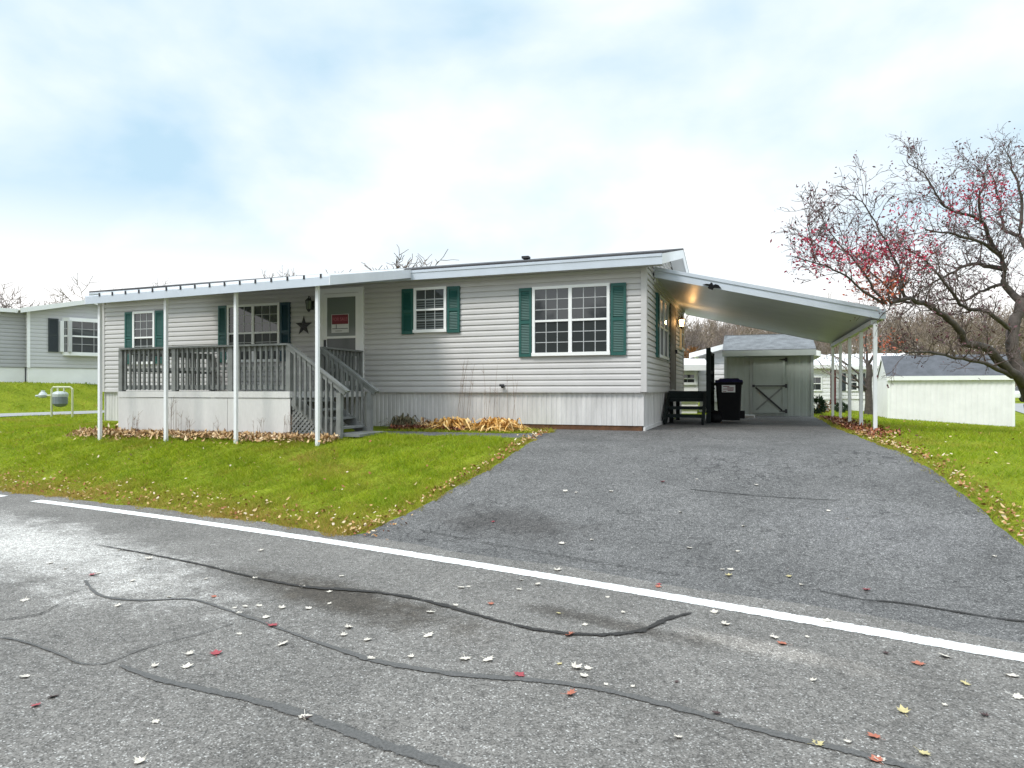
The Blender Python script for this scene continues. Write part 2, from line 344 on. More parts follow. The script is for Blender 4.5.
def ribbon(name, pts, widths, dz, mat, parent, wob=.0, seed=0):
    r = random.Random(seed); P = [Vector((*p, 0)) for p in pts]
    fine = []; W = []
    for i in range(len(P)-1):
        n = max(2, int((P[i+1]-P[i]).length/.06))
        p0 = P[max(i-1, 0)]; p3 = P[min(i+2, len(P)-1)]
        for j in range(n):
            t = j/n; a, b = P[i], P[i+1]
            q = .5*((2*a)+(b-p0)*t+(2*p0-5*a+4*b-p3)*t*t+(3*a-p0-3*b+p3)*t**3); fine.append(q); W.append(widths[i]*(1-t)+widths[i+1]*t)
    fine.append(P[-1]); W.append(widths[-1])
    co = []; col = []
    for i, q in enumerate(fine):
        d = (fine[min(i+1, len(fine)-1)]-fine[max(i-1, 0)]).normalized(); nrm = Vector((-d.y, d.x, 0))
        for t in (-1, -.5, 0, .5, 1):
            a = q+nrm*(W[i]*.62*t*(1+wob*r.uniform(-.5, .5))); co.append((a.x, a.y, g(a.x, a.y)+dz)); col.append((1-abs(t),)*3+(1,))
    i5 = np.arange(len(fine)-1)[:, None]*5+np.arange(4)[None]; i5 = i5.ravel()
    o = raw_mesh(name, np.array(co), np.stack([i5, i5+1, i5+6, i5+5], -1), mat, np.array(col)); o.parent = parent; return o
ribbon('edge_line', [(x, float(YL(x))) for x in np.arange(-9.75, 12, .6)], [.155]*37, .015, MT['line'], road, .04)
ribbon('edge_line', [(x, float(YL(x))+.02) for x in np.arange(-16, -10.4, .6)], [.13]*10, .015, MT['line'], road, .06)
R = lambda L: [ground_at(*p) for p in L]
ribbon('crack', R([(95,546),(150,556),(200,566),(245,577),(300,588),(350,592),(390,596),(430,604),(470,615),(510,626),(550,634),(600,637),(640,633),(668,621),(692,615)]), [.015,.03,.03,.035,.05,.06,.05,.055,.045,.04,.04,.045,.055,.05,.02], .019, MT['crack'], road, .9, 1)
ribbon('sealed_seam', R([(85,582),(100,597),(140,602),(190,601),(225,611),(265,625),(300,638),(340,652),(380,664),(430,673),(480,679),(540,683),(600,692),(660,706),(720,722),(780,738),(840,752),(930,775)]), [.02,.03,.035,.03,.03,.03,.03,.045,.06,.06,.055,.05,.055,.06,.06,.055,.055,.06], .016, MT['seal'], road, .5, 2)
ribbon('sealed_seam', R([(120,668),(160,682),(200,691),(240,700),(290,713),(340,731),(390,750),(430,762),(500,790)]), [.03,.05,.055,.06,.07,.075,.08,.085,.09], .016, MT['seal'], road, .3, 3)
ribbon('crack', R([(0,640),(20,643),(60,657),(80,666),(105,666),(130,656),(160,646),(200,636),(235,625)]), [.02,.02,.018,.014,.012,.012,.012,.012,.006], .019, MT['seal'], road, .9, 4)
ribbon('crack', R([(-20,625),(10,621),(40,616),(60,606),(80,600)]), [.012,.014,.012,.01,.005], .019, MT['crack'], road, .9, 5)
ribbon('crack', R([(420,531),(470,541),(520,550),(570,559),(620,567),(680,577)]), [.012]*6, .019, MT['crack'], road, .9, 6)
ribbon('crack', R([(820,592),(860,600),(900,604),(950,612),(1000,620),(1040,624)]), [.012,.02,.03,.03,.03,.02], .012, MT['crack'], drive, .9, 7)
ribbon('crack', R([(690,490),(730,494),(780,498),(840,501)]), [.015]*4, .012, MT['crack'], drive, .9, 8)
# ---------------------------------------------------------------- building helpers
def lap(mb, p, d, n, ext, z0, z1, exp=.113, out=.026):
    """lap siding: wall through p, direction d, outward normal n, ext(z)->(a,b)"""
    p, d, n = Vector(p), Vector(d), Vector(n); z = z0
    while z < z1-1e-4:
        zt = min(z+exp, z1); a0, b0 = ext(z); a1, b1 = ext(zt)
        if b1-a1 < .02: break
        P = lambda t, o, h: p+d*t+n*o+Vector((0,0,h))
        zm = z+.5*(zt-z)
        vs = [P(a0,out,z), P(b0,out,z), P(b0,out*.85,zm), P(a0,out*.85,zm), P(b1,.002,zt), P(a1,.002,zt), P(a0,0,z), P(b0,0,z)]
        mb.add(vs, [(0,1,2,3),(3,2,4,5),(6,7,1,0)]); z = zt
    return mb
def ribbed(mb, p, d, n, L, z0, z1, pitch=.1, depth=.016, zb=None):
    p, d, n = Vector(p), Vector(d), Vector(n); k = int(L/pitch); vs = []; fs = []
    prof = []
    for i in range(k):
        t = i*pitch; prof += [(t, 0), (t+pitch*.55, 0), (t+pitch*.62, -depth), (t+pitch*.93, -depth)]
    prof.append((L, 0))
    for t, o in prof:
        q = p+d*t+n*o; b = z0 if zb is None else zb(t); vs += [(q.x, q.y, b), (q.x, q.y, z1)]
    fs = [(2*i, 2*i+2, 2*i+3, 2*i+1) for i in range(len(prof)-1)]
    return mb.add(vs, fs)
class Wall:                                    # local frame: o origin, d along, n outward
    def __init__(s, o, d, n): s.o, s.d, s.n = Vector(o), Vector(d), Vector(n)
    def P(s, t, out, z): return s.o+s.d*t+s.n*out+Vector((0,0,z))
    def slab(s, mb, t0, t1, z0, z1, o0, o1):
        c = [s.P(t,o,z) for t, o, z in ((t0,o1,z0),(t1,o1,z0),(t1,o0,z0),(t0,o0,z0),(t0,o1,z1),(t1,o1,z1),(t1,o0,z1),(t0,o0,z1))]
        return mb.add(c, [(0,3,2,1),(4,5,6,7),(0,1,5,4),(1,2,6,5),(2,3,7,6),(3,0,4,7)])
def window(W, parent, t0, t1, z0, z1, units=1, cols=3, rt=3, rb=3, fw=.055, blinds=False, frame='white', o=.036, split=.5, label=None):
    fr = MB(); gl = MB(); g2 = MB(); gr = MB(); bl = MB(); w = (t1-t0)
    W.slab(fr, t0, t1, z1-fw, z1, 0, o+.035); W.slab(fr, t0-.01, t1+.01, z0-.01, z0+fw, 0, o+.05)
    W.slab(fr, t0, t0+fw, z0+fw, z1-fw, 0, o+.035); W.slab(fr, t1-fw, t1, z0+fw, z1-fw, 0, o+.035)
    uw = (w-2*fw)/units
    for u in range(units):
        a = t0+fw+u*uw; b = a+uw
        if u: W.slab(fr, a-.035, a+.035, z0+fw, z1-fw, 0, o+.033)
        if u: a += .035
        if u < units-1: b -= .035
        zm = z0+fw+(z1-z0-2*fw)*split
        W.slab(fr, a, b, zm-.02, zm+.02, 0, o+.028)
        for (za, zb, rows, dep) in ((zm+.02, z1-fw, rt, .012), (z0+fw, zm-.02, rb, .004)):
            W.slab(gl if dep > .01 else g2, a, b, za, zb, -.01, o+dep)
            for i in range(1, cols): x = a+(b-a)*i/cols; W.slab(gr, x-.0075, x+.0075, za, zb, 0, o+dep+.007)
            for i in range(1, rows): z = za+(zb-za)*i/rows; W.slab(gr, a, b, z-.0075, z+.0075, 0, o+dep+.0055)
            if blinds:
                nb = int((zb-za)/.05)
                for i in range(nb):
                    z = za+.02+i*.05
                    if rows == rb and dep == .004 or i < nb*.5: W.slab(bl, a+.005, b-.005, z, z+.018, 0, o+dep+.0018)
    f = fr.build('window', MT[frame], parent); gl.build('pane', MT['glass'], f); g2.build('pane', MT['glass_screen'], f); gr.build('grille', MT['grille'], f)
    if bl.v: bl.build('blind', MT['blind'], f)
    return f
def shutter(W, parent, t0, t1, z0, z1, mat, o=.034):
    mb = MB(); fw = .045; zm = (z0+z1)/2
    for a, b, c, d in ((t0, t0+fw, z0, z1), (t1-fw, t1, z0, z1), (t0+fw, t1-fw, z0, z0+.06), (t0+fw, t1-fw, z1-.06, z1), (t0+fw, t1-fw, zm-.03, zm+.03)):
        W.slab(mb, a, b, c, d, 0, o+.03)
    W.slab(mb, t0+fw, t1-fw, z0+.06, z1-.06, 0, o+.010)
    z = z0+.075
    while z < z1-.085:
        if abs(z+.012-zm) > .045:
            c = [W.P(t, q, h) for t, q, h in ((t0+fw,o+.027,z),(t1-fw,o+.027,z),(t1-fw,o+.011,z+.026),(t0+fw,o+.011,z+.026))]; mb.add(c, [(0,1,2,3)])
        z += .032
    return mb.build('shutter', MT[mat], parent)
# ---------------------------------------------------------------- the mobile home
X0, X1, Y0, Y1 = -15.79, -1.89, 12.6, 19.8; YR = 16.2; ZE = 2.40; SL = .215
home = thing('mobile_home', 'long light grey vinyl sided mobile home with green shutters and white trim', 'mobile home', (-8.8, 16.2, -.75))
top = lambda z: max(0, (z-ZE)/SL)
mb = MB()
lap(mb, (X0,Y0,0), (1,0,0), (0,-1,0), lambda z: (0, X1-X0), 0, ZE); mb.build('wall', MT['siding'], home); mb = MB()
lap(mb, (X1,Y1,0), (-1,0,0), (0,1,0), lambda z: (0, X1-X0), 0, ZE)
mb.build('wall', MT['siding'], home)
for xx, d, n, yy in ((X1, (0,1,0), (1,0,0), Y0), (X0, (0,-1,0), (-1,0,0), Y1)):
    mb = MB(); lap(mb, (xx,yy,0), d, n, lambda z: (top(z), Y1-Y0-top(z)), 0, ZE+.78); mb.build('wall', MT['siding'], home)
mb = MB()
zb = lambda x, y: g(x, y)-.06
ribbed(mb, (X0,Y0+.03,0), (1,0,0), (0,-1,0), X1-X0-.03, -.9, -.02, .1, .009, zb=lambda t: -.66 if t > 9.7 else zb(X0+t, Y0)); mb.build('skirting', MT['skirt'], home); mb = MB()
ribbed(mb, (X1-.03,Y0+.03,0), (0,1,0), (1,0,0), Y1-Y0-.03, -.9, -.02, .3, .01, zb=lambda t: -.70); mb.build('skirting', MT['skirt'], home); mb = MB()
ribbed(mb, (X0+.03,Y1,0), (0,-1,0), (-1,0,0), Y1-Y0, -1.0, -.02, .1, .009)
mb.build('skirting', MT['skirt'], home)
mb = MB().box(X0+9.6, Y0+.05, -.80, X1-.06, Y0+.12, -.655); mb.build('footing', MT['rust'], home)
mb = MB(); mb.bar((X1-.02, Y0+.03, -.735), (X1-.02, Y0+4.0, -.70), .04, .09); mb.build('sill_board', MT['offwhite'], home)
mb = MB()
for xx, yy in ((X1, Y0), (X0, Y0), (X1, Y1), (X0, Y1)):
    mb = MB()
    sx = 1 if xx == X1 else -1; sy = -1 if yy == Y0 else 1
    mb.box(xx-sx*.075, yy+sy*.004, 0-.02, xx+sx*.034, yy+sy*.034, ZE)
    mb.box(xx+sx*.004, yy-sy*.075, 0-.02, xx+sx*.0345, yy+sy*.0035, ZE); mb.build('corner_trim', MT['siding'], home)
MB().box(X0+.08, Y0-.032, -.03, X1-.08, Y0-.0005, .012).build('starter_strip', MT['siding'], home); MB().box(X1+.0005, Y0+.08, -.03, X1+.032, Y1-.08, .012).build('starter_strip', MT['siding'], home)
# roof: eaves front at y 12.25
EX0, EX1, EY0, EY1 = X0-.06, X1+.36, Y0-.35, Y1+.35
ze = 2.50; zr = ze+SL*(YR-EY0)
mb = MB()
for ya, yb in ((EY0, YR), (EY1, YR)):
    q = [(EX0, ya, ze), (EX1, ya, ze), (EX1, yb, zr), (EX0, yb, zr)]
    if ya > yb: q = q[::-1]
    mb.prism(q, (0,0,.035))
mb.build('roof', MT['shingle'], home)
MB().box(EX0, EY1-.02, ze-.2, EX1, EY1, ze-.002).build('fascia', MT['fascia'], home); mb = MB().box(EX0, EY0, ze-.20, EX1, EY0+.02, ze-.002)
mb.box(EX0+.01, EY0-.012, ze-.055, EX1-.01, EY0-.001, ze-.012)
mb.build('fascia', MT['fascia'], home)
for xx in (EX1, EX0+.02):
    mb = MB()
    for ya, yb in ((EY0+.021, YR), (EY1-.021, YR)):
        mb.prism([(xx-.02, ya, ze-.19), (xx-.02, yb, zr-.20), (xx-.02, yb, zr-.004), (xx-.02, ya, ze-.002)], (.018,0,0))
    mb.build('rake_board', MT['trim'], home)
MB().box(EX0+.02, EY0+.021, ze-.175, EX1-.021, Y0-.036, ze-.16).build('soffit', MT['soffit'], home); mb = MB().box(EX0+.02, Y1+.028, ze-.175, EX1-.021, EY1-.021, ze-.16); mb.build('soffit', MT['soffit'], home)
for xa, xb in ((X1+.036, EX1-.022),):
    mb = MB()
    for ya, yb in ((Y0-.03, YR), (Y1+.03, YR)):
        za = ze+SL*abs(ya-(EY0 if ya < YR else EY1)); q = [(xa, ya, za-.17), (xb, ya, za-.17), (xb, yb, zr-.17), (xa, yb, zr-.17)]; mb.prism(q, (0,0,.012))
mb.build('soffit', MT['soffit'], home)
vp = onY(526, 262, 14.2); mb = MB().tube([(vp.x, 14.2, 2.6), (vp.x, 14.2, 2.98)], .05, 10); mb.box(vp.x-.08, 14.12, 2.98, vp.x+.08, 14.28, 3.03); mb.build('roof_vent', MT['iron'], home)
WF = Wall((0, Y0, 0), (1,0,0), (0,-1,0)); WE = Wall((X1, 0, 0), (0,1,0), (1,0,0))
window(WF, home, -4.10, -2.55, .70, 2.06, 2)
shutter(WF, home, -4.38, -4.115, .68, 2.05, 'shutter'); shutter(WF, home, -2.53, -2.24, .68, 2.05, 'shutter')
window(WF, home, -6.74, -5.98, 1.24, 2.18, 1, 3, 2, 2, blinds=True)
shutter(WF, home, -7.03, -6.76, 1.21, 2.17, 'shutter'); shutter(WF, home, -5.96, -5.68, 1.21, 2.17, 'shutter')
window(WF, home, -11.71, -10.20, .68, 2.03, 2)
shutter(WF, home, -11.98, -11.73, .68, 2.03, 'shutter'); shutter(WF, home, -10.18, -9.92, .68, 2.03, 'bluegreen')
window(WF, home, -14.71, -13.98, .68, 2.0, 1)
shutter(WF, home, -14.98, -14.73, .68, 2.0, 'shutter'); shutter(WF, home, -13.96, -13.70, .68, 2.0, 'shutter')
# front door
mb = MB(); WF.slab(mb, -9.12, -9.0, .04, 2.28, 0, .055); WF.slab(mb, -8.10, -7.98, .04, 2.28, 0, .055); WF.slab(mb, -9.0, -8.10, 2.17, 2.28, 0, .055)
for a, b, c, d in ((-9.0, -8.92, .06, 2.16), (-8.18, -8.10, .06, 2.16), (-8.92, -8.18, 2.08, 2.16), (-8.92, -8.18, 1.165, 1.215), (-8.92, -8.18, .06, .22)): WF.slab(mb, a, b, c, d, 0, .048)
door = mb.build('door', MT['white'], home)
mb = MB(); WF.slab(mb, -8.92, -8.18, 1.215, 2.08, 0, .038); mb.build('pane', MT['glass_door'], door)
mb = MB(); WF.slab(mb, -8.92, -8.18, .22, 1.165, 0, .037); mb.build('pane', MT['glass_low'], door)
mb = MB(); WF.slab(mb, -8.985, -8.945, .98, 1.14, .048, .08); mb.build('handle', MT['iron'], door)
# end wall openings
window(WE, home, 14.25, 15.75, .72, 2.03, 2, 1, 1, 1, .05)
shutter(WE, home, 13.92, 14.22, .70, 2.03, 'shutter'); shutter(WE, home, 15.78, 16.05, .70, 2.03, 'shutter')
mb = MB(); WE.slab(mb, 16.45, 16.57, .03, 2.12, 0, .05); WE.slab(mb, 17.45, 17.57, .03, 2.12, 0, .05); WE.slab(mb, 16.57, 17.45, 2.02, 2.12, 0, .05); WE.slab(mb, 16.57, 17.45, .05, 2.02, 0, .040)
for a, b, c, d in ((16.68, 16.98, 1.15, 1.9), (17.05, 17.35, 1.15, 1.9), (16.68, 16.98, .2, 1.0), (17.05, 17.35, .2, 1.0)): WE.slab(mb, a, b, c, d, .041, .052)
d2 = mb.build('door', M('brown_side_door', (.17, .15, .135), .6, .1, 4), home); d2['label'] = 'brown panelled side door under the carport'
mb = MB(); WE.slab(mb, 17.36, 17.42, .95, 1.05, .0405, .10); mb.build('handle', MT['iron'], d2)
window(WE, home, 18.8, 19.55, 1.15, 2.03, 1, 2, 2, 2)
sp = onY(503.8, 386, Y0); mb = MB().tube([(sp.x, Y0-.02, sp.z), (sp.x, Y0-.10, sp.z-.02)], [.03, .028], 8); mb.box(sp.x-.05, Y0-.125, sp.z-.01, sp.x+.05, Y0-.10, sp.z+.035); mb.build('tap', MT['iron'], home)
# things hung on the home
st = MB(); c = onY(304.5, 326, Y0); pts = []
for i in range(10):
    a = math.pi/2+i*math.pi/5; r = .235 if i % 2 == 0 else .092; pts.append(Vector((c.x+r*math.cos(a), Y0-.03, c.z+r*math.sin(a))))
fv = pts+[Vector((c.x, Y0-.085, c.z)), Vector((c.x, Y0-.02, c.z))]
st.add(fv, [(10, (i+1) % 10, i) for i in range(10)]+[(11, i, (i+1) % 10) for i in range(10)])
o = tag(st.build('barn_star', MT['starmetal'], None, c), 'dark five pointed metal star hung on the wall beside the front door', 'wall star')
def lantern(base, n, lit, label):
    t = thing('wall_lantern', label, 'lantern', base); b = Vector(base); n = Vector(n); q = b+n*.13
    mb = MB().bar(b+n*.004+Vector((0,0,-.1)), b+n*.004+Vector((0,0,.1)), .09 if abs(n.y) > .5 else .09, .02, n); mb.bar(b+n*.015, b+n*.05, .03, .03)
    mb.tube([b+n*.02+Vector((0,0,.02)), b+n*.07+Vector((0,0,.17)), q+Vector((0,0,.19)), q+Vector((0,0,.13))], .011, 6); mb.build('bracket', MT['iron'], t)
    mb = MB().lathe([(.012,.16),(.03,.14),(.085,.09),(.08,.085)], q, 6); 
    for k in range(6):
        a = k*math.pi/3; mb.tube([q+Vector((.074*math.cos(a), .074*math.sin(a), .085)), q+Vector((.05*math.cos(a), .05*math.sin(a), -.10))], .007, 4)
    mb.lathe([(.055,-.10),(.05,-.115),(.015,-.16)], q, 6); mb.build('cage', MT['iron'], t)
    mb = MB().lathe([(.045,-.098),(.066,.082)], q, 6); mb.build('lamp_glass', MT['lampglow'] if lit else MT['glass_door'], t)
    return q
lantern((-9.33, Y0-.02, 1.93), (0,-1,0), False, 'black unlit carriage lantern on the porch wall left of the front door')
lq = lantern((X1+.03, 17.85, 1.78), (1,0,0), True, 'lit warm yellow lantern on the end wall under the carport')
ld = bpy.data.lights.new('lantern_bulb', 'POINT'); ld.energy = 6; ld.color = (1, .55, .2); ld.shadow_soft_size = .05
lo = bpy.data.objects.new('lantern_bulb', ld); COL.objects.link(lo); lo.location = lq+Vector((.14, -.06, .02))
# sign in the door
def text(body, size, loc, mat, name, parent, rx=math.pi/2, rz=0, ext=.001, sx=1):
    cu = bpy.data.curves.new(name, 'FONT'); cu.body = body; cu.size = size; cu.align_x = 'CENTER'; cu.align_y = 'CENTER'; cu.extrude = ext
    tmp = bpy.data.objects.new(name+'_tmp', cu); COL.objects.link(tmp); dg = bpy.context.evaluated_depsgraph_get(); dg.update()
    me = bpy.data.meshes.new_from_object(tmp.evaluated_get(dg)); bpy.data.objects.remove(tmp); me.materials.clear(); me.materials.append(mat)
    me.transform(Matrix.Rotation(rz, 4, 'Z') @ Matrix.Rotation(rx, 4, 'X') @ Matrix.Scale(sx, 4, (1,0,0)))
    o = bpy.data.objects.new(name, me); COL.objects.link(o); b = Vector(); q = parent
    while q is not None: b += q.location; q = q.parent
    o.parent = parent; o.location = Vector(loc)-b; return o
sg = thing('door_sign', 'red and white for sale sign hanging in the front storm door', 'sign', (-8.575, Y0-.04, 1.29))
MB().box(-8.80, Y0-0.0495, 1.29, -8.35, Y0-0.0440, 1.70).build('board', MT['signwhite'], sg)
MB().box(-8.785, Y0-0.0540, 1.48, -8.365, Y0-0.0505, 1.69).build('red_panel', MT['signred'], sg)
text('FOR SALE', .105, (-8.575, Y0-0.0555, 1.585), MT['signtext'], 'lettering', sg, sx=.86)
mb = MB().box(-8.78, Y0-0.0525, 1.375, -8.37, Y0-0.0505, 1.388); mb.box(-8.68, Y0-0.0525, 1.385, -8.665, Y0-0.0505, 1.475); mb.box(-8.70, Y0-0.0525, 1.325, -8.52, Y0-0.0505, 1.335); mb.build('rule_line', MT['iron'], sg)
# ---------------------------------------------------------------- porch deck
deck = thing('porch_deck', 'raised grey wooden porch deck with railings, side steps and white skirt panels', 'porch', (-10.1, 11.3, -.82))
DX0, DX1, DY0, DY1 = -12.23, -7.97, 10.09, 12.57
mb = MB(); y = DY0+.03
while y < DY1-.05: mb.box(DX0+.01, y, -.035, DX1-.01, min(y+.135, DY1-.01), -.003); y += .142
mb.build('deck_floor', MT['greywood'], deck)
mb = MB().box(DX0, DY0-.012, -.125, DX1, DY0+.025, -.008); mb.box(DX0-.012, DY0+.026, -.125, DX0+.025, DY1, -.008); mb.box(DX1-.025, DY0+.026, -.125, DX1+.01, DY1, -.008); mb.build('rim_board', MT['offwhite'], deck)
for a, b in ((DX0, -10.82), (-10.81, -9.42), (-9.41, DX1)):
    vs = [(a, DY0+.004, g(a, DY0)-.05), (b, DY0+.004, g(b, DY0)-.05), (b, DY0+.004, -.135), (a, DY0+.004, -.135)]
    MB().prism(vs, (0,.012,0)).build('skirt_panel', MT['offwhite'], deck)
MB().box(DX0+.002, DY0+.02, -1.0, DX0+.014, DY1, -.135).build('skirt_panel', MT['offwhite'], deck)
def railing(p, q, zt=.86, spc=.125, z0=.02, endposts=(True, True), inner=(0,1,0), extra=()):
    p, q = Vector(p), Vector(q); L = (q-p).length; d = (q-p).normalized(); inn = Vector(inner)
    r = MB().bar(p+Vector((0,0,zt)), q+Vector((0,0,zt)), .125, .035)
    r.bar(p+inn*.035+Vector((0,0,zt-.065)), q+inn*.035+Vector((0,0,zt-.065)), .034, .085)
    r.bar(p+inn*.035+Vector((0,0,.075)), q+inn*.035+Vector((0,0,.075)), .034, .085)
    r.bar(p+inn*.036+Vector((0,0,.43)), q+inn*.036+Vector((0,0,.43)), .03, .06)
    ro = r.build('railing', MT['greywood'], deck)
    b = MB(); n = int(L/spc)
    for i in range(1, n):
        c = p+d*(L*i/n); b.bar(c+Vector((0,0,z0)), c+Vector((0,0,zt-.018)), .036, .036, d)
    b.build('baluster', MT['greywood'], ro)
    for t in ([0] if endposts[0] else [])+([L] if endposts[1] else [])+list(extra):
        c = p+d*t+inn*.02; MB().bar(c+Vector((0,0,-.02)), c+Vector((0,0,zt-.019)), .095, .095, d).build('railing_post', MT['greywood'], deck)
railing((DX0+.05, DY0+.03, 0), (DX1-.05, DY0+.03, 0), extra=(1.42, 2.83))
railing((DX0+.05, DY0+.2, 0), (DX0+.05, DY1-.03, 0), endposts=(False, True), inner=(1,0,0))
railing((DX1-.05, 11.10, 0), (DX1-.05, DY1-.05, 0), inner=(-1,0,0))
# steps: down in +x
SX1 = -6.90; NS = 5; rise = .82/NS; run = .232
for i in range(1, NS):
    x = DX1+(i-1)*(run+.0)+.02; z = -i*rise
    MB().box(x, 10.15, z-.038, x+run+.03, 11.03, z).build('tread', MT['greywood'], deck)
MB().box(-7.08, 10.13, -.815, -6.52, 11.08, -.765).build('tread', MT['greywood'], deck)
for y in (10.13, 11.07):
    MB().bar((DX1+.02, y, -.16), (SX1-.02, y, -.84), .038, .2).build('stringer', MT['greywood'], deck)
for y in (10.09, 11.08):
    zg = g(SX1, y)
    MB().box(SX1-.045, y-.045, zg-.02, SX1+.045, y+.045, -.03).build('railing_post', MT['greywood'], deck)
    r = MB().bar((DX1-.03, y, .86), (-6.72, y, -.01), .10, .035, (0,0,1)); r.bar((DX1-.03, y, .80), (-6.78, y, -.04), .034, .085, (0,0,1)); ro = r.build('stair_rail', MT['greywood'], deck)
    b = MB()
    for i in range(1, 9):
        x = DX1+.02+i*.112; zt = .80-(x-DX1)*.71
        b.bar((x, y-.02, zt), (x, y-.02, zt-.98 if y < 10.5 else zt-.9), .036, .036, (1,0,0))
    b.build('baluster', MT['greywood'], ro)
# lattice under the stair side
mb = MB(); LX0, LX1, LZ0 = DX1+.02, SX1-.05, -.84
def clip_seg(x0, z0, x1, z1, ztop):
    out = []; n = 60
    for i in range(n+1):
        t = i/n; x = x0+(x1-x0)*t; z = z0+(z1-z0)*t
        if LX0 <= x <= LX1 and LZ0 <= z <= ztop(x): out.append((x, z))
    return out
zt = lambda x: -.14-(x-LX0)*.45
for s_, yy in ((1, 10.118), (-1, 10.126)):
    for k in range(-12, 24):
        x = LX0+k*.095; seg = clip_seg(x, LZ0, x+s_*.95, LZ0+.95, zt)
        if len(seg) > 2: mb.bar((seg[0][0], yy, seg[0][1]), (seg[-1][0], yy, seg[-1][1]), .038, .007, (0,1,0))
mb.build('lattice', MT['greywood'], deck)
# ---------------------------------------------------------------- porch awning
aw = thing('porch_awning', 'white pan roof over the porch on four slender white posts', 'awning', (-9.5, 9.6, -.88))
AX0, AX1, AY0, AY1 = -12.30, -6.66, 9.45, 12.30
def azt(x, y): return 1.852+.073*(x-AX0)/(AX1-AX0)+.59*(y-AY0)/(AY1-AY0)
q = [(AX0,AY0),(AX1,AY0),(AX1,AY1),(AX0,AY1)]
MB().prism([(x,y,azt(x,y)-.04) for x, y in q], (0,0,.03)).build('roof_panel', MT['white'], aw)
mb = MB(); x = AX0+.38
while x < AX1-.05:
    mb.bar((x, AY0-.012, azt(x,AY0)+.012), (x, AY1, azt(x,AY1)+.012), .03, .075); x += .34
mb.build('roof_rib', MT['white'], aw)
x = AX0+.38
while x < AX1-.05: MB().box(x-.017, AY0-.03, azt(x,AY0)-.02, x+.017, AY0-.0205, azt(x,AY0)+.046).build('rib_cap', MT['iron'], aw); x += .34
mb = MB().prism([(AX0,AY0-.02,azt(AX0,AY0)-.15),(AX1,AY0-.02,azt(AX1,AY0)-.15),(AX1,AY0-.02,azt(AX1,AY0)-.005),(AX0,AY0-.02,azt(AX0,AY0)-.005)], (0,.02,0))
mb.build('fascia', MT['fascia'], aw)
for xx in (AX0-.02, AX1):
    mb = MB(); mb.prism([(xx,AY0-.02,azt(xx,AY0)-.15),(xx,AY1,azt(xx,AY1)-.16),(xx,AY1,azt(xx,AY1)+.012),(xx,AY0-.02,azt(xx,AY0)+.012)], (.02,0,0))
    mb.build('end_fascia', MT['fascia2'], aw)
mb = MB().bar((AX0+.02, 9.6, azt(AX0,9.6)-.09), (AX1-.02, 9.6, azt(AX1,9.6)-.09), .05, .08); mb.build('beam', MT['white'], aw)
for px in (100, 166, 236, 317.5):
    p = onY(px, 400, 9.6); MB().box(p.x-.028, 9.572, g(p.x, 9.6)-.03, p.x+.028, 9.628, azt(p.x, 9.6)-.13).build('post', MT['post'], aw)
# ---------------------------------------------------------------- carport
cp = thing('carport', 'white aluminium lean-to carport on five slender posts beside the home', 'carport', (.1, 17, -.73))
CX0, CX1, CY0, CY1 = X1+.03, 2.17, 13.6, 20.5
def cz(x): return 2.30-(x-CX0)*.245
mb = MB(); n = 23; w = (CY1-CY0)/n
for i in range(n):                                    # pans: shallow folded channels across the roof
    y = CY0+i*w
    for ya, yb, o in ((y, y+w*.46, 0), (y+w*.46, y+w*.5, .035), (y+w*.5, y+w*.96, 0), (y+w*.96, y+w, .012)):
        mb.prism([(CX0,ya+.001,cz(CX0)+o),(CX1-.03,ya+.001,cz(CX1-.03)+o),(CX1-.03,yb,cz(CX1-.03)+o),(CX0,yb,cz(CX0)+o)], (0,0,.03))
mb.build('ceiling_pan', MT['ceiling'], cp)
MB().prism([(CX0,CY0+.02,cz(CX0)+.075),(CX1-.03,CY0+.02,cz(CX1-.03)+.075),(CX1-.03,CY1-.02,cz(CX1-.03)+.075),(CX0,CY1-.02,cz(CX0)+.075)], (0,0,.06)).build('roof_skin', MT['white'], cp)
for yy, s_ in ((CY0, -1), (CY1, 1)):
    mb = MB()
    for a, b, o in ((-.01, .075, .045), (.078, .13, .03), (.133, .20, .05)):
        mb.prism([(CX0+.01,yy,cz(CX0)+a),(CX1,yy,cz(CX1)+a),(CX1,yy,cz(CX1)+b),(CX0+.01,yy,cz(CX0)+b)], (0,s_*o,0))
    mb.build('fascia', MT['fascia'], cp)
mb = MB().box(CX1+.002, CY0-.05, cz(CX1)-.01, CX1+.10, CY1+.05, cz(CX1)+.17); mb.build('gutter', MT['fascia'], cp)
MB().box(2.05, CY0+.1, cz(2.10)-.115, 2.15, CY1-.1, cz(2.10)-.028).build('beam', MT['ceiling'], cp)
MB().box(X1+.022, CY0+.02, 2.2, X1+.07, CY1-.9, 2.29).build('wall_channel', MT['soffit'], cp)
for y in (13.64, 15.3, 17.0, 18.7, 20.4):
    zg = g(2.10, y); MB().box(2.078, y-.032, zg-.03, 2.142, y+.032, cz(2.10)-.11).build('post', MT['post'], cp)
# eagle on the front fascia
e = onY(712.5, 286.5, CY0-.05)
W_ = [(-.34,.055),(-.20,.075),(-.09,.06),(-.05,.11),(.0,.085),(.03,.03),(.10,.055),(.20,.03),(.31,-.07),(.20,-.05),(.11,-.045),(.05,-.04),(.0,-.10),(-.05,-.075),(-.13,-.06),(-.16,-.02),(-.12,.02),(-.22,.035)]
eg = MB().prism([(e.x+a*.55, CY0-.056, e.z+b*.75) for a, b in W_], (0,-.025,0)); 
tag(eg.build('eagle_ornament', MT['black'], None, e), 'black spread winged eagle ornament on the carport front edge', 'ornament')
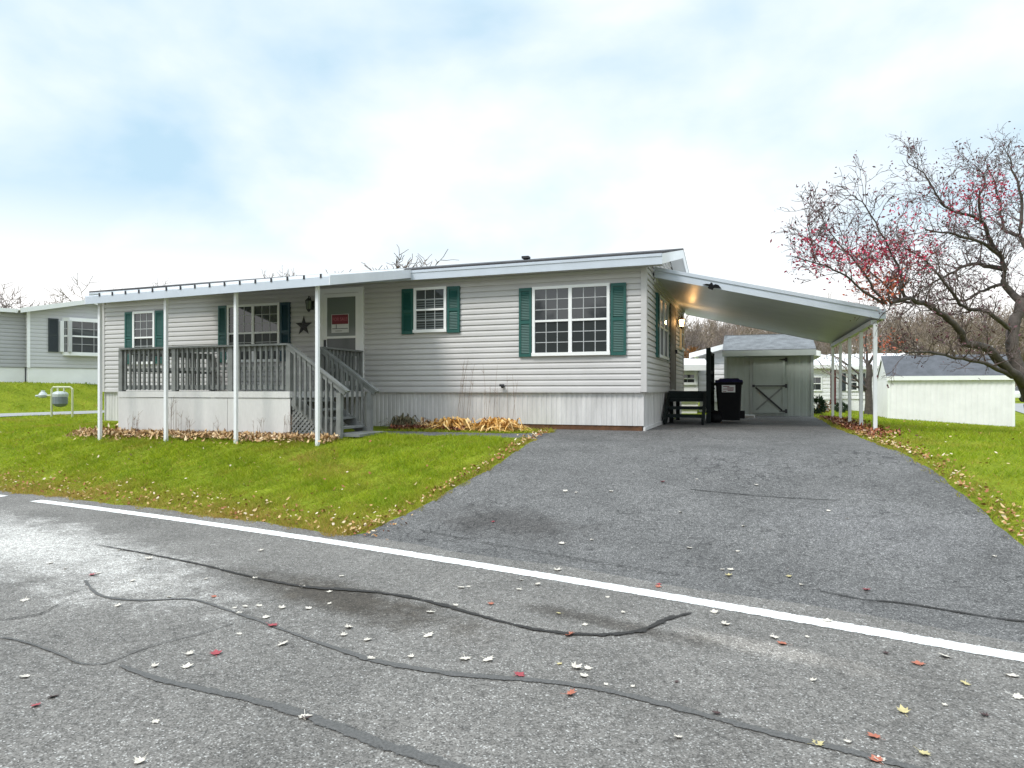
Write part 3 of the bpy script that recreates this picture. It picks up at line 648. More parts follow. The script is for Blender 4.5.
# ---------------------------------------------------------------- stoop at side door
so = thing('side_stoop', 'dark wooden stoop with open steps and handrail under the carport', 'stoop', (-1.42, 16.4, -.72))
MB().box(-1.86, 16.02, -.07, -.98, 17.7, .0).build('platform', MT['darkwood'], so)
mb = MB().box(-1.84, 15.995, -.20, -1.0, 16.03, -.02); mb.build('rim_board', MT['darkwood'], so)
for i in range(1, 4): MB().box(-1.84, 16.0-.24*i, -.175*i-.07, -1.0, 16.0-.24*i+.27, -.175*i).build('tread', MT['darkwood'], so)
for x in (-1.84, -1.02): MB().bar((x, 16.0, -.14), (x, 15.15, -.74), .05, .28).build('stringer', MT['darkwood'], so)
for x, y in ((-1.80, 17.6), (-1.04, 17.6), (-1.8, 16.1)): MB().box(x-.045, y-.045, -.76, x+.045, y+.045, -.071).build('leg', MT['darkwood'], so)
for y, h in ((16.06, 1.0), (17.62, .95)): MB().box(-1.0, y-.05, -.76, -.90, y+.05, h).build('railing_post', MT['darkwood'], so)
MB().box(-.985, 16.11, .88, -.915, 17.57, .94).build('handrail', MT['darkwood'], so)
MB().box(-.975, 16.11, .42, -.935, 17.57, .50).build('handrail', MT['darkwood'], so)
# ---------------------------------------------------------------- wheeled bin
def rbox(mb, x0, x1, y0, y1, z0, x2, x3, y2, y3, z1, r=.04, n=3):
    ring = lambda a, b, c, d, z: [(cx+r*math.cos(t), cy+r*math.sin(t), z) for cx, cy, t0 in ((b-r, d-r, 0), (a+r, d-r, 90), (a+r, c+r, 180), (b-r, c+r, 270)) for t in [math.radians(t0+90*i/n) for i in range(n+1)]]
    A = ring(x0, x1, y0, y1, z0); B = ring(x2, x3, y2, y3, z1); m = len(A)
    return mb.add(A+B, [tuple(range(m-1,-1,-1)), tuple(range(m, 2*m))]+[(i, (i+1) % m, m+(i+1) % m, m+i) for i in range(m)])
bx, by = -.52, 16.75; bz = g(bx, by)
bn = thing('wheeled_bin', 'black wheeled bin with dark blue lid beside the dark stoop', 'bin', (bx, by, bz))
mb = MB(); rbox(mb, bx-.23, bx+.25, by-.27, by+.27, bz+.06, bx-.29, bx+.29, by-.33, by+.33, bz+.90); rbox(mb, bx-.31, bx+.31, by-.35, by+.35, bz+.90, bx-.32, bx+.32, by-.36, by+.36, bz+.955); mb.build('body', MT['black'], bn)
mb = MB(); rbox(mb, bx-.31, bx+.33, by-.37, by+.37, bz+.958, bx-.29, bx+.31, by-.34, by+.34, bz+1.01); rbox(mb, bx-.24, bx+.26, by-.29, by+.29, bz+1.011, bx-.20, bx+.22, by-.25, by+.25, bz+1.05); mb.build('lid', MT['lid'], bn)
mb = MB()
for dy in (-.28, .28): mb.bar((bx-.30, by+dy, bz+.90), (bx-.44, by+dy, bz+.99), .05, .05)
mb.tube([(bx-.44, by-.31, bz+.99), (bx-.44, by+.31, bz+.99)], .022, 8); mb.bar((bx-.31, by-.25, bz+.80), (bx-.42, by-.25, bz+.86), .05, .04); mb.build('handle', MT['black'], bn)
for dy in (-.27, .27): MB().tube([(bx-.25, by+dy-.03, bz+.13), (bx-.25, by+dy+.03, bz+.13)], .13, 16).build('wheel', MT['black'], bn)
MB().tube([(bx-.25, by-.24, bz+.13), (bx-.25, by+.24, bz+.13)], .012, 6).build('axle', MT['black'], bn); mb = MB().box(bx+.22, by-.2, bz+.10, bx+.36, by+.2, bz+.28); mb.build('foot_lever', MT['black'], bn)
mb = MB(); fy = lambda z: by-.27-.06*(z-bz-.06)/.84-.004
mb.add([(bx-.15, fy(bz+.72), bz+.72), (bx+.15, fy(bz+.72), bz+.72), (bx+.15, fy(bz+.89), bz+.89), (bx-.15, fy(bz+.89), bz+.89)], [(0,1,2,3)]); lab = mb.build('sticker', MT['signwhite'], bn)
mb = MB()
for zz, a, b in ((.855, -.12, .02), (.825, -.03, .12), (.795, -.12, .12), (.765, -.02, .11), (.742, -.12, -.05)):
    mb.add([(bx+a, fy(bz+zz)-.002, bz+zz-.008), (bx+b, fy(bz+zz)-.002, bz+zz-.008), (bx+b, fy(bz+zz+.016)-.002, bz+zz+.008), (bx+a, fy(bz+zz+.016)-.002, bz+zz+.008)], [(0,1,2,3)])
mb.build('sticker_print', MT['signred'], lab)
# rubbish bag lump left of the bin
def blob(c, rx, ry, rz, seed, n=14, m=9, amp=.18):
    r = random.Random(seed); mb = MB(); ph = [r.uniform(0, 6) for _ in range(6)]; vs = []; fs = []
    for i in range(m+1):
        th = math.pi*i/m
        for j in range(n):
            a = 2*math.pi*j/n; k_ = 1+amp*(math.sin(3*a+ph[0]+2*th)+.6*math.sin(5*a+ph[1]-3*th)+.5*math.sin(7*th+ph[2]))/2
            vs.append((c[0]+rx*k_*math.sin(th)*math.cos(a), c[1]+ry*k_*math.sin(th)*math.sin(a), c[2]+rz*k_*math.cos(th)))
    for i in range(m):
        for j in range(n): fs.append((i*n+j, (i+1)*n+j, (i+1)*n+(j+1) % n, i*n+(j+1) % n))
    return mb.add(vs, fs)
bc = (-.83, 16.45, g(-.83, 16.45)+.11)
tag(blob(bc, .17, .2, .17, 3).build('rubbish_bag', MT['black'], None, bc, smooth=True), 'small black bag slumped on the asphalt between stoop post and bin', 'bag')
sl = ground_at(744, 417.5); mb = MB(); rbox(mb, sl[0]-.3, sl[0]+.3, sl[1]-.3, sl[1]+.3, g(*sl)-.02, sl[0]-.28, sl[0]+.28, sl[1]-.28, sl[1]+.28, g(*sl)+.07)
tag(mb.build('paving_slab', MT['concrete'], None, (sl[0], sl[1], g(*sl))), 'pale concrete slab on the asphalt in front of the grey-green shed', 'slab')
# ---------------------------------------------------------------- grey-green shed
SXa, SXb, SY, SD = -.80, 1.70, 21.4, 3.0; SZ0, SZ1 = -.80, 1.14
sh = thing('garden_shed', 'sage grey shed with grey shingle roof and X braced door', 'shed', (.45, 22.9, -.8))
mb = MB(); ribbed(mb, (SXa,SY,0), (1,0,0), (0,-1,0), SXb-SXa, SZ0, SZ1, .2, .006); ribbed(mb, (SXb,SY,0), (0,1,0), (1,0,0), SD, SZ0, SZ1, .2, .006); ribbed(mb, (SXb,SY+SD,0), (-1,0,0), (0,1,0), SXb-SXa, SZ0, SZ1, .2, .006); ribbed(mb, (SXa,SY+SD,0), (0,-1,0), (-1,0,0), SD, SZ0, SZ1, .2, .006)
for x in (SXa, SXb): mb.add([(x,SY,SZ1),(x,SY+SD,SZ1),(x,SY+SD/2,SZ1+.75)], [(0,1,2)])
mb.build('wall', MT['sage'], sh)
mb = MB(); za, zb_ = 1.20, 1.80
for ya, yb in ((SY-.16, SY+SD/2), (SY+SD+.16, SY+SD/2)):
    N = 1
    for i in range(N):
        t0, t1 = i/N, (i+1)/N; y0 = ya+(yb-ya)*t0; y1 = ya+(yb-ya)*(t1+.02); z0 = za+(zb_-za)*t0; z1 = za+(zb_-za)*t1
        mb.prism([(SXa-.05, y0, z0+.02), (SXb+.06, y0, z0+.02), (SXb+.06, y1, z1+.005), (SXa-.05, y1, z1+.005)], (0,0,.02))
mb.build('roof', MT['shinglegrey'], sh)
mb = MB().box(SXa-.05, SY-.17, za-.15, SXb+.06, SY-.145, za+.018); mb.build('fascia', MT['sagetrim'], sh)
mb = MB()
for x in (SXa, SXb-.07): mb.box(x-.005, SY-.025, SZ0, x+.075, SY-.002, SZ1-.02)
mb.box(SXa+.08, SY-.02, SZ1-.10, SXb-.08, SY-.003, SZ1)
dl, dr = onY(753, 380, SY).x, onY(785, 380, SY).x
mb.box(dl-.08, SY-.02, SZ0+.02, dl-.01, SY-.003, SZ1-.1)
mb.build('corner_trim', MT['sagetrim'], sh)
dz0, dz1 = SZ0+.14, onY(770, 357.5, SY).z
mb = MB().box(dl, SY-.03, dz0, dr, SY-.012, dz1)
for a, b, c, d in ((dl, dl+.07, dz0, dz1), (dr-.07, dr, dz0, dz1), (dl+.07, dr-.07, dz1-.07, dz1), (dl+.07, dr-.07, dz0, dz0+.07)): mb.box(a, SY-.05, c, b, SY-.031, d)
zm = onY(770, 386, SY).z; mb.box(dl+.07, SY-.05, zm-.035, dr-.07, SY-.031, zm+.035)
sd = mb.build('door', MT['sage'], sh)
mb = MB(); mb.bar((dl+.07, SY-.042, zm-.04), (dr-.08, SY-.042, dz0+.08), .05, .018, (0,1,0)); mb.build('brace', MT['iron'], sd)
mb = MB(); mb.bar((dl+.09, SY-.036, dz0+.09), (dr-.08, SY-.036, zm-.05), .05, .012, (0,1,0)); mb.build('brace', MT['greywood'], sd)
mb = MB().box(dl+.02, SY-.056, zm-.012, dr-.1, SY-.051, zm+.018); mb.box(dl-.02, SY-.07, zm-.03, dl+.05, SY-.051, zm+.04)
mb.build('latch_bar', MT['iron'], sd)
for z in (dz1-.07, zm, dz0+.06):
    mb = MB().prism([(dr-.16, SY-.0575, z-.008), (dr+.0, SY-.0575, z-.03), (dr+.0, SY-.0575, z+.03), (dr-.16, SY-.0575, z+.008)], (0,.006,0)); mb.box(dr-.001, SY-.058, z-.06, dr+.06, SY-.026, z+.06); mb.build('hinge', MT['iron'], sd)
# ---------------------------------------------------------------- white shed on the right
WX, WY, WL, WD = 5.45, 32.2, 4.55, 2.4
ws = thing('storage_shed', 'long white panelled shed with dark slate roof on the right lawn', 'shed', (WX+WL/2, WY+WD/2, -1.35))
mb = MB(); zl = lambda t: -1.24-.18*t/WL-.03
ribbed(mb, (WX,WY,0), (1,0,0), (0,-1,0), WL, -1.3, .50, .21, .012, zb=zl); ribbed(mb, (WX+WL,WY,0), (0,1,0), (1,0,0), WD, -1.5, .50, .21, .012); ribbed(mb, (WX+WL,WY+WD,0), (-1,0,0), (0,1,0), WL, -1.5, .50, .21, .012); ribbed(mb, (WX,WY+WD,0), (0,-1,0), (-1,0,0), WD, -1.3, .50, .21, .012)
for x in (WX, WX+WL): mb.add([(x,WY,.50),(x,WY+WD,.50),(x,WY+WD/2,1.46)], [(0,1,2)])
mb.build('wall', MT['shedwhite'], ws)
mb = MB()
for ya, yb in ((WY-.1, WY+WD/2), (WY+WD+.1, WY+WD/2)):
    mb.prism([(WX-.05, ya, .56), (WX+WL+.05, ya, .56), (WX+WL+.05, yb, 1.52), (WX-.05, yb, 1.52)], (0,0,.04))
mb.build('roof', MT['shinglemid'], ws)
mb = MB().box(WX-.05, WY-.12, .45, WX+WL+.05, WY-.101, .63)
for x in (WX-.052, WX+WL+.034):
    for ya, yb in ((WY-.09, WY+WD/2), (WY+WD+.09, WY+WD/2)): mb.prism([(x, ya, .46), (x, yb, 1.42), (x, yb, 1.515), (x, ya, .555)], (.018,0,0))
for x in (WX, WX+WL-.09): mb.box(x-.003, WY-.016, -1.3 if x == WX else -1.44, x+.09, WY-.001, .45)
mb.build('trim', MT['white'], ws)
# ---------------------------------------------------------------- neighbour homes
nb = thing('neighbour_home', 'pale grey sided home with white bay window on the left rise', 'mobile home')
ND = math.atan2(.89, .45); NW = Wall((0,0,0), (1,0,0), (0,-1,0)); NWD = 4.2
mb = MB(); lap(mb, (0,0,0), (1,0,0), (0,-1,0), lambda z: (max(0, (z-2.82)*4.0), NWD-max(0, (z-2.82)*4.0)), .63, 3.3, .15, .02); lap(mb, (0,12,0), (0,-1,0), (-1,0,0), lambda z: (0, 12), .63, 2.82, .15); lap(mb, (NWD,0,0), (0,1,0), (1,0,0), lambda z: (0, 12), .63, 2.82, .15); mb.box(.05,.05,.6,NWD-.05,11.9,2.8); mb.build('wall', MT['neigh'], nb)
mb = MB(); lap(mb, (-3.6,.45,0), (1,0,0), (0,-1,0), lambda z: (0, 3.58), .63, 2.80, .15); mb.box(-3.6,.5,.6,-.02,6,2.79); mb.build('side_wall', MT['fargrey'], nb)
MB().box(.02,.03,-.3,NWD-.02,11.9,.61).build('skirting', MT['neighskirt'], nb); MB().box(-3.6,.47,-.3,-.03,6,.61).build('skirting', MT['neighskirt'], nb)
mb = MB()
for xa, xb in ((-.25, NWD/2), (NWD+.25, NWD/2)): mb.prism([(xa,-.3,2.84),(xb,-.3,3.40),(xb,12,3.40),(xa,12,2.84)], (0,0,.05))
mb.box(-3.8,.2,2.82,-.02,6.2,2.88); mb.build('roof', MT['white'], nb)
mb = MB()
for xa, xb in ((-.26, NWD/2), (NWD+.26, NWD/2)): mb.prism([(xa,-.33,2.70),(xb,-.33,3.27),(xb,-.33,3.445),(xa,-.33,2.885)], (0,.028,0))
mb.box(-3.8,.17,2.74,-.28,.198,2.885); mb.box(-.02,-.03,.6,.08,-.021,2.82); mb.build('fascia', MT['white'], nb)
shutter(NW, nb, .66, 1.0, 1.25, 2.58, 'charcoal')
mb = MB(); bay = [(1.12,0),(1.34,-.28),(2.6,-.28),(2.85,0)]
mb.prism([(x,y,1.12) for x, y in bay], (0,0,.14)); mb.prism([(x,y,2.5) for x, y in bay], (0,0,.14))
for (xa, ya), (xb, yb) in zip(bay, bay[1:]):
    for t in (0, 1): mb.bar((xa+(xb-xa)*t, ya+(yb-ya)*t, 1.26), (xa+(xb-xa)*t, ya+(yb-ya)*t, 2.5), .22, .13)
    mb.bar((xa,ya,1.9), (xb,yb,1.9), .06, .06)
bw = mb.build('bay_window', MT['white'], nb)
mb = MB(); gr = MB()
for (xa, ya), (xb, yb) in zip(bay, bay[1:]):
    mb.add([(xa,ya+.02,1.2),(xb,yb+.02,1.2),(xb,yb+.02,2.52),(xa,ya+.02,2.52)], [(0,1,2,3)])
    nn = 3 if abs(xb-xa) > .8 else 2
    for i in range(1, nn): t = i/nn; gr.bar((xa+(xb-xa)*t, ya+(yb-ya)*t+.005, 1.26), (xa+(xb-xa)*t, ya+(yb-ya)*t+.005, 2.5), .02, .02)
    for z in (1.58, 2.2): gr.bar((xa,ya+.006,z), (xb,yb+.006,z), .02, .02)
mb.build('pane', MT['glass'], bw); gr.build('grille', MT['fargrey'], bw)
place(nb, (-26.6, 18.0, .31), ND)
def far_home(label, loc, rz, W, D, H, rise, wall, roof, wins, door=None, sk=.5, name='neighbour_home'):
    t = thing(name, label, 'mobile home')
    mb = MB(); lap(mb, (0,0,0), (1,0,0), (0,-1,0), lambda z: (0, W), sk, H, .2); lap(mb, (0,D,0), (0,-1,0), (-1,0,0), lambda z: (max(0, (z-H)*D/2/rise), D-max(0, (z-H)*D/2/rise)), sk, H+rise, .2); lap(mb, (W,0,0), (0,1,0), (1,0,0), lambda z: (max(0, (z-H)*D/2/rise), D-max(0, (z-H)*D/2/rise)), sk, H+rise, .2)
    mb.box(.05,.05,0,W-.05,D-.05,H-.05); mb.build('wall', MT[wall], t)
    MB().box(.03,.03,-.6,W-.03,D-.03,sk-.02).build('skirting', MT['farwhite'], t)
    mb = MB()
    for ya, yb in ((-.3, D/2), (D+.3, D/2)): mb.prism([(-.3,ya,H),(W+.3,ya,H),(W+.3,yb,H+rise+.05),(-.3,yb,H+rise+.05)], (0,0,.06))
    mb.build('roof', MT[roof], t)
    mb = MB().box(-.3,-.33,H-.14,W+.3,-.302,H+.05)
    for x in (-.33, W+.302):
        for ya, yb in ((-.3, D/2), (D+.3, D/2)): mb.prism([(x,ya,H-.12),(x,yb,H+rise-.07),(x,yb,H+rise+.11),(x,ya,H+.06)], (.028,0,0))
    mb.build('fascia', MT['white'], t)
    LW = Wall((0,0,0), (1,0,0), (0,-1,0))
    for (a, b, c, d, sht) in wins:
        window(LW, t, a, b, c, d, 1, 2, 1, 1, .07)
        if sht:
            for q0, q1 in ((a-.36, a-.03), (b+.03, b+.36)): shutter(LW, t, q0, q1, c, d, 'charcoal')
    if door:
        mb = MB(); LW.slab(mb, door[0], door[1], sk-.3, sk+1.8, 0, .05); mb.build('door', MT['red'], t)
    return place(t, loc, rz)
p = atz(822, 408, 38); q = atz(905, 408, 38)
h2 = far_home('white home with red door and dark shutters behind the carport posts', (p.x, p.y, -1.0), math.radians(4), 4.9, 6.5, 2.35, .8, 'farwhite', 'farwhite', [(1.25, 1.85, 1.0, 2.0, True)], (.42, .72), .55)
p = atz(806, 410, 36)
h3 = far_home('flat fronted white home with grey window strip right behind the shed', (p.x-.9, p.y, -.95), math.radians(3), 2.1, 6, 2.3, .3, 'farwhite', 'farwhite', [(1.0, 1.7, .95, 1.75, False)], None, .5)
p = atz(698, 410, 24)
h4 = far_home('white home with sloping eave between stoop and sage shed', (p.x, p.y, -.75), math.radians(78), 9, 3.7, 2.05, .5, 'farwhite', 'white', [], None, .35)
# gable end of that home faces the drive: turn so that the gable is in front
place(h4, (p.x+3.7, p.y+.2, -.75), math.radians(90))
p = atz(676, 410, 22.5)
h5 = far_home('far white home with two dark window strips behind the stoop', (p.x, p.y, -.9), math.radians(8), .72, 3.5, 1.72, .25, 'farwhite', 'farwhite', [(.08, .66, 1.12, 1.52, False), (.08, .66, .55, .82, False)], None, .3)
# ---------------------------------------------------------------- gas meter
mx, my = ground_at(62, 417); mz = g(mx, my)
gm = thing('gas_meter', 'grey gas meter on pale yellow pipes standing in the left lawn', 'gas meter', (mx, my, mz))
ux, uy = CS, SN                                        # its frame stands square to the road
MP = lambda a, h, o=0: (mx+ux*a-uy*o*-1, my+uy*a+ux*o*-1, mz+h)
mb = MB().tube([MP(-.30,-.05), MP(-.30,.80), MP(-.25,.86), MP(.24,.86), MP(.30,.81), MP(.30,-.12)], .028, 8); mb.tube([MP(-.12,.86), MP(-.12,.74)], .026, 8); mb.tube([MP(.06,.86), MP(.06,.74)], .026, 8); mb.tube([MP(-.30,.62), MP(-.52,.62)], .025, 8); mb.build('pipe', MT['pipe'], gm)
mb = MB()
c0 = Vector(MP(-.05, 0)); pr = [(.02,.28),(.13,.31),(.185,.38),(.19,.55),(.18,.58)]
mb.lathe(pr, (c0.x, c0.y, mz), 14); mb.build('meter_body', MT['meter'], gm, smooth=False)
mb = MB().lathe([(.195,.58),(.20,.66),(.17,.71),(.1,.74)], (c0.x, c0.y, mz), 14); mb.build('meter_cap', MT['meterlight'], gm)
c1 = Vector(MP(-.55, .63)); mb = MB().lathe([(.03,-.09),(.1,-.06),(.12,0),(.09,.05),(.05,.10),(.045,.14)], c1, 12); mb.tube([MP(-.62,.62), MP(-.76,.60)], .03, 8); mb.build('regulator', MT['meterlight'], gm)
# ---------------------------------------------------------------- trees
def rot_about(d, ang, az):
    d = d.normalized(); a = d.orthogonal().normalized(); b = d.cross(a)
    return (d*math.cos(ang)+(a*math.cos(az)+b*math.sin(az))*math.sin(ang)).normalized()
def grow(r, mbs, p, d, L, rad, lev, maxlev, tips, split=3, curl=.18, up=.12, minr=.004):
    n = 4 if lev < 2 else 3; pts = [p]; rads = [rad]; q = p.copy(); dd = d.copy()
    for i in range(n):
        dd = (dd+Vector((r.gauss(0, curl), r.gauss(0, curl), r.gauss(0, curl)+up))).normalized()
        q = q+dd*(L/n); pts.append(q.copy()); rads.append(max(minr*.6, rad*(1-.55*(i+1)/n)))
    mbs[min(lev, len(mbs)-1)].tube(pts, rads, 6 if lev == 0 else (5 if lev == 1 else 3), lev < 2)
    if lev >= maxlev: tips.append((q, dd)); return
    k = split+(1 if r.random() < .4 else 0)
    for i in range(k):
        j = min(n, max(1, int(n*(.35+.65*(i+1)/k)+.3))); bp = pts[j]
        nd = rot_about(dd, math.radians(r.uniform(26, 66)), r.uniform(0, 6.28))
        grow(r, mbs, bp, nd, L*r.uniform(.55, .8), max(minr, rads[j]*r.uniform(.55, .75)), lev+1, maxlev, tips, split, curl, up*.9, minr)
    grow(r, mbs, pts[-1], dd, L*.7, rads[-1], lev+1, maxlev, tips, split, curl, up, minr)
def bare_variant(seed, H, maxlev=5, split=2, minr=.008, spread=1.0, up=.10):
    r = random.Random(seed); a, b = MB(), MB(); tips = []
    grow(r, [a, a, b], Vector((0,0,-.1)), Vector((0,0,1)), H*.34, H*.021, 0, maxlev, tips, split, .16*spread, up, minr)
    zt = max(v_[2] for v_ in b.v); s_ = H/zt
    for m in (a, b): m.v = [(x*s_, y*s_, z*s_) for x, y, z in m.v]
    return a, b, [(t*s_, d) for t, d in tips]
VAR = [bare_variant(11, 10, 5, 4, .022, 1.5, .03), bare_variant(23, 10, 5, 3, .022, 1.2), bare_variant(37, 10, 5, 3, .022, 1.2)]
protos = []
for i, (a, b, tips) in enumerate(VAR):
    t = thing('bare_tree', 'x', 'tree', (0,0,0)); a.build('trunk', MT['bark2'], t); b.build('crown', MT['twig'], t); protos.append(t)
used = [False]*3
def put_tree(i, px, ytop, z, label, rz, base=None, wide=1.0):
    p = atz(px, 391, z); gb = g(p.x, p.y) if base is None else base; H = (HZ-ytop)*z/F-gb
    t = protos[i] if not used[i] else dup(protos[i]); used[i] = True
    tag(t, label, 'tree', 'bare trees behind the homes'); place(t, (p.x, p.y, gb), rz, H/10); t.scale = (H/10*wide, H/10*wide, H/10); return t
put_tree(0, 400, 243, 44, 'bare leafless tree rising above the middle of the home roof', .3, wide=1.5)
put_tree(1, 41, 276, 52, 'bare tree showing over the neighbour home roof at left', 1.2, wide=1.4)
put_tree(2, 3, 282, 54, 'bare tree at the far left edge above the neighbour roof', 2.0, wide=1.4)
put_tree(1, 150, 272, 60, 'faint bare treetop above the left end of the home roof', 3.1)
put_tree(2, 264, 262, 60, 'faint bare treetop above the roof left of the front door', 4.0)
for (x_, y_, i_, sc_, lb_) in ((-6.5, -17, 0, .9, 'bare tree across the road mirrored in the big front window'), (1.5, -21, 1, 1.0, 'taller bare tree across the road mirrored in the front windows'), (-15, -16, 2, .85, 'bare tree across the road mirrored in the porch window')):
    t = dup(protos[i_]); place(t, (x_, y_, -1.65), i_*1.3+.4, sc_); t['label'] = lb_; t['group'] = 'bare trees across the road'
put_tree(0, 700, 318, 62, 'tall bare tree behind the stoop under the carport', .5)
put_tree(2, 722, 322, 66, 'tall bare tree rising behind the white home by the shed', 1.5)
put_tree(1, 745, 318, 60, 'tall bare tree directly behind the sage shed roof', 2.6)
put_tree(1, 780, 300, 64, 'bare tree behind the sage shed just under the carport edge', .9)
# the yard tree behind the posts
r = random.Random(5); a, b = MB(), MB(); tips = []; p = atz(868.5, 409, 33); zg = g(p.x, p.y)
yt = thing('yard_tree', 'dark trunked low branching tree behind the nearest carport post', 'tree', (p.x, p.y, zg))
base = Vector((p.x, p.y, zg-.1)); a.tube([base, base+Vector((.02,0,.7)), base+Vector((0,.05,1.5)), base+Vector((.05,0,2.6))], [.22,.17,.16,.12], 8)
for (h, ang, az, L) in ((1.2, 60, 2.9, 2.3), (1.3, 55, 3.6, 1.9), (1.9, 40, .2, 2.0), (2.5, 25, 2.4, 2.1), (2.6, 20, 5.4, 2.0), (2.2, 50, 1.5, 1.7), (1.6, 48, 3.3, 2.2)):
    d = Vector((math.sin(math.radians(ang))*math.cos(az), math.sin(math.radians(ang))*math.sin(az), math.cos(math.radians(ang))))
    grow(r, [a, b], base+Vector((0,0,h)), d, L*.75, .075, 0, 3, tips, 2, .16, .08, .008)
a.build('trunk', MT['bark'], yt); b.build('crown', MT['twig'], yt)
def leaf_tris(centers, size, seed, spread=.0):
    r = np.random.default_rng(seed); n = len(centers); c = np.array(centers)+r.normal(0, spread, (n, 3)) if spread else np.array(centers)
    a = r.normal(0, 1, (n, 3)); a /= np.linalg.norm(a, axis=1)[:, None]; b = r.normal(0, 1, (n, 3)); b = np.cross(a, b); b /= np.linalg.norm(b, axis=1)[:, None]
    s_ = size*r.uniform(.6, 1.3, (n, 1)); co = np.stack([c-a*s_, c+b*s_*.45, c+a*s_, c-b*s_*.45], 1).reshape(-1, 3)
    return co, np.arange(4*n).reshape(-1, 4)
def leaves(name, centers, size, seed, mat, parent, spread=0, tint=False):
    co, fs = leaf_tris(centers, size, seed, spread); b = np.array(parent.location if parent else (0,0,0))
    col = None
    if tint: col = np.repeat(np.random.default_rng(seed).uniform(0, 1, (len(centers), 1)), 4, 0)*np.ones((1, 4))
    o = raw_mesh(name, co-b, fs, mat, col)
    if parent: o.parent = parent
    return o
ol = [atz(px, py, 31+r.uniform(-1, 1)) for px, py in [(r.gauss(888, 13), r.gauss(343, 6)) for _ in range(170)]]
leaves('leaves', [tuple(q) for q in ol], .07, 3, MT['orangeleaf'], yt)
# crabapple at the right edge
ct = atz(1040, 391, 13.5); cg = g(ct.x, ct.y)
crab = thing('crabapple_tree', 'spreading bare crabapple tree with sparse red leaves at the right edge', 'tree', (ct.x, ct.y, cg))
tr = MB(); cr = MB(); r = random.Random(21); nodes = []
def limb(pts, r0, r1, n=7):
    P = [atz(*p) for p in pts]; m = len(P); fine = []
    for i in range(m-1):
        p0 = P[max(i-1, 0)]; a, b = P[i], P[i+1]; p3 = P[min(i+2, m-1)]
        for j in range(4):
            t = j/4; fine.append(.5*((2*a)+(b-p0)*t+(2*p0-5*a+4*b-p3)*t*t+(3*a-p0-3*b+p3)*t**3)+Vector((r.gauss(0,.012), r.gauss(0,.012), r.gauss(0,.012))))
    fine.append(P[-1]); N = len(fine); rad = [r0+(r1-r0)*(i/(N-1))**.8 for i in range(N)]
    tr.tube(fine, rad, n); nodes.append((fine, rad))
base = Vector((ct.x, ct.y, cg-.1))
b0 = [(1040, 391+13.5*0+(-cg)*F/13.5, 13.5)]
limb(b0+[(1036,410,13.5),(1030,392,13.45),(1020,374,13.4)], .21, .14, 10)
limb([(1026,385,13.4),(1004,365,13.1),(987,348,12.9),(964,343,12.8),(961,333,12.7),(944,316,12.5),(924,304,12.2),(909,299,12.0),(890,303,11.9)], .105, .03)
limb([(1022,378,13.4),(1014,358,13.5),(1012,333,13.6),(1018,314,13.7),(1022,300,13.8)], .13, .10)
limb([(1022,302,13.8),(1010,293,13.9),(1004,283,13.9),(1004,270,13.9),(999,254,13.9),(975,241,13.6),(948,234,13.4),(925,229,13.2)], .085, .012)
limb([(1004,270,13.9),(985,266,14.1),(967,265,14.2),(944,277,14.5),(925,288,14.7)], .06, .014)
limb([(1016,378,13.3),(991,366,12.9),(963,359,12.6),(928,353,12.3),(905,352,12.1)], .055, .012)
limb([(1013,330,13.6),(987,312,13.0),(964,307,12.8),(948,288,12.6),(926,262,12.4),(905,248,12.2)], .05, .012)
limb([(905,299,12.0),(903,285,11.9),(901,273,11.9),(885,240,11.7),(866,207,11.6),(852,195,11.5)], .03, .007)
limb([(999,254,13.9),(990,240,13.9),(982,222,13.7),(963,214,13.5),(944,206,13.3),(928,180,13.1),(907,162,13.0)], .05, .007)
limb([(1022,300,13.8),(1034,280,14.0),(1030,255,14.2),(1020,236,14.3),(1022,205,14.3),(1015,175,14.3),(1008,156,14.3)], .08, .012)
limb([(1030,255,14.2),(1045,230,14.6),(1052,200,14.8),(1050,165,15)], .06, .012)
limb([(885,303,11.8),(862,290,11.6),(840,272,11.4),(815,262,11.3),(786,256,11.2)], .028, .006)
limb([(885,303,11.8),(870,282,11.7),(852,258,11.7),(832,235,11.6),(818,212,11.6)], .026, .006)
limb([(924,304,12.2),(900,300,12.6),(880,280,12.8),(860,262,12.9),(845,245,13)], .03, .007)
limb([(982,222,13.7),(978,200,13.6),(985,180,13.6),(975,165,13.6)], .03, .007)
limb([(1004,283,13.9),(985,290,14.4),(965,300,14.8),(945,298,15.0),(930,305,15.2)], .04, .01)
limb([(1018,236,14.3),(1003,226,14.6),(1000,200,14.8),(990,172,14.9)], .045, .01)
limb([(815,262,11.3),(812,245,11.2),(808,225,11.2),(812,208,11.2)], .012, .005)
tips = []
for fine, rad in nodes[1:]:
    for i in range(3, len(fine)):
        nb_ = 2 if rad[i] < .05 else 1
        xp, yp = 512+F*(CS*fine[i].x+SN*fine[i].y)/(-SN*fine[i].x+CS*fine[i].y), HZ-F*fine[i].z/(-SN*fine[i].x+CS*fine[i].y)
        if xp < 884 and yp > 284 or (rad[i] < .009 and r.random() < .4): continue
        for _ in range(nb_):
            if r.random() < (.95 if rad[i] < .05 else .55):
                d = (fine[i]-fine[i-1]).normalized(); nd = rot_about(d, math.radians(r.uniform(30, 75)), r.uniform(0, 6.28)); nd.z += r.uniform(.0, .4); nd.normalize()
                grow(r, [cr], fine[i], nd, r.uniform(.2, .46), max(.007, min(.015, rad[i]*.5)), 1, 3, tips, 2, .22, .05, .0056)
tr.build('trunk', MT['bark'], crab, smooth=True); cr.build('crown', M('crab_twig', (.12, .085, .08), .85, .3, 5), crab)
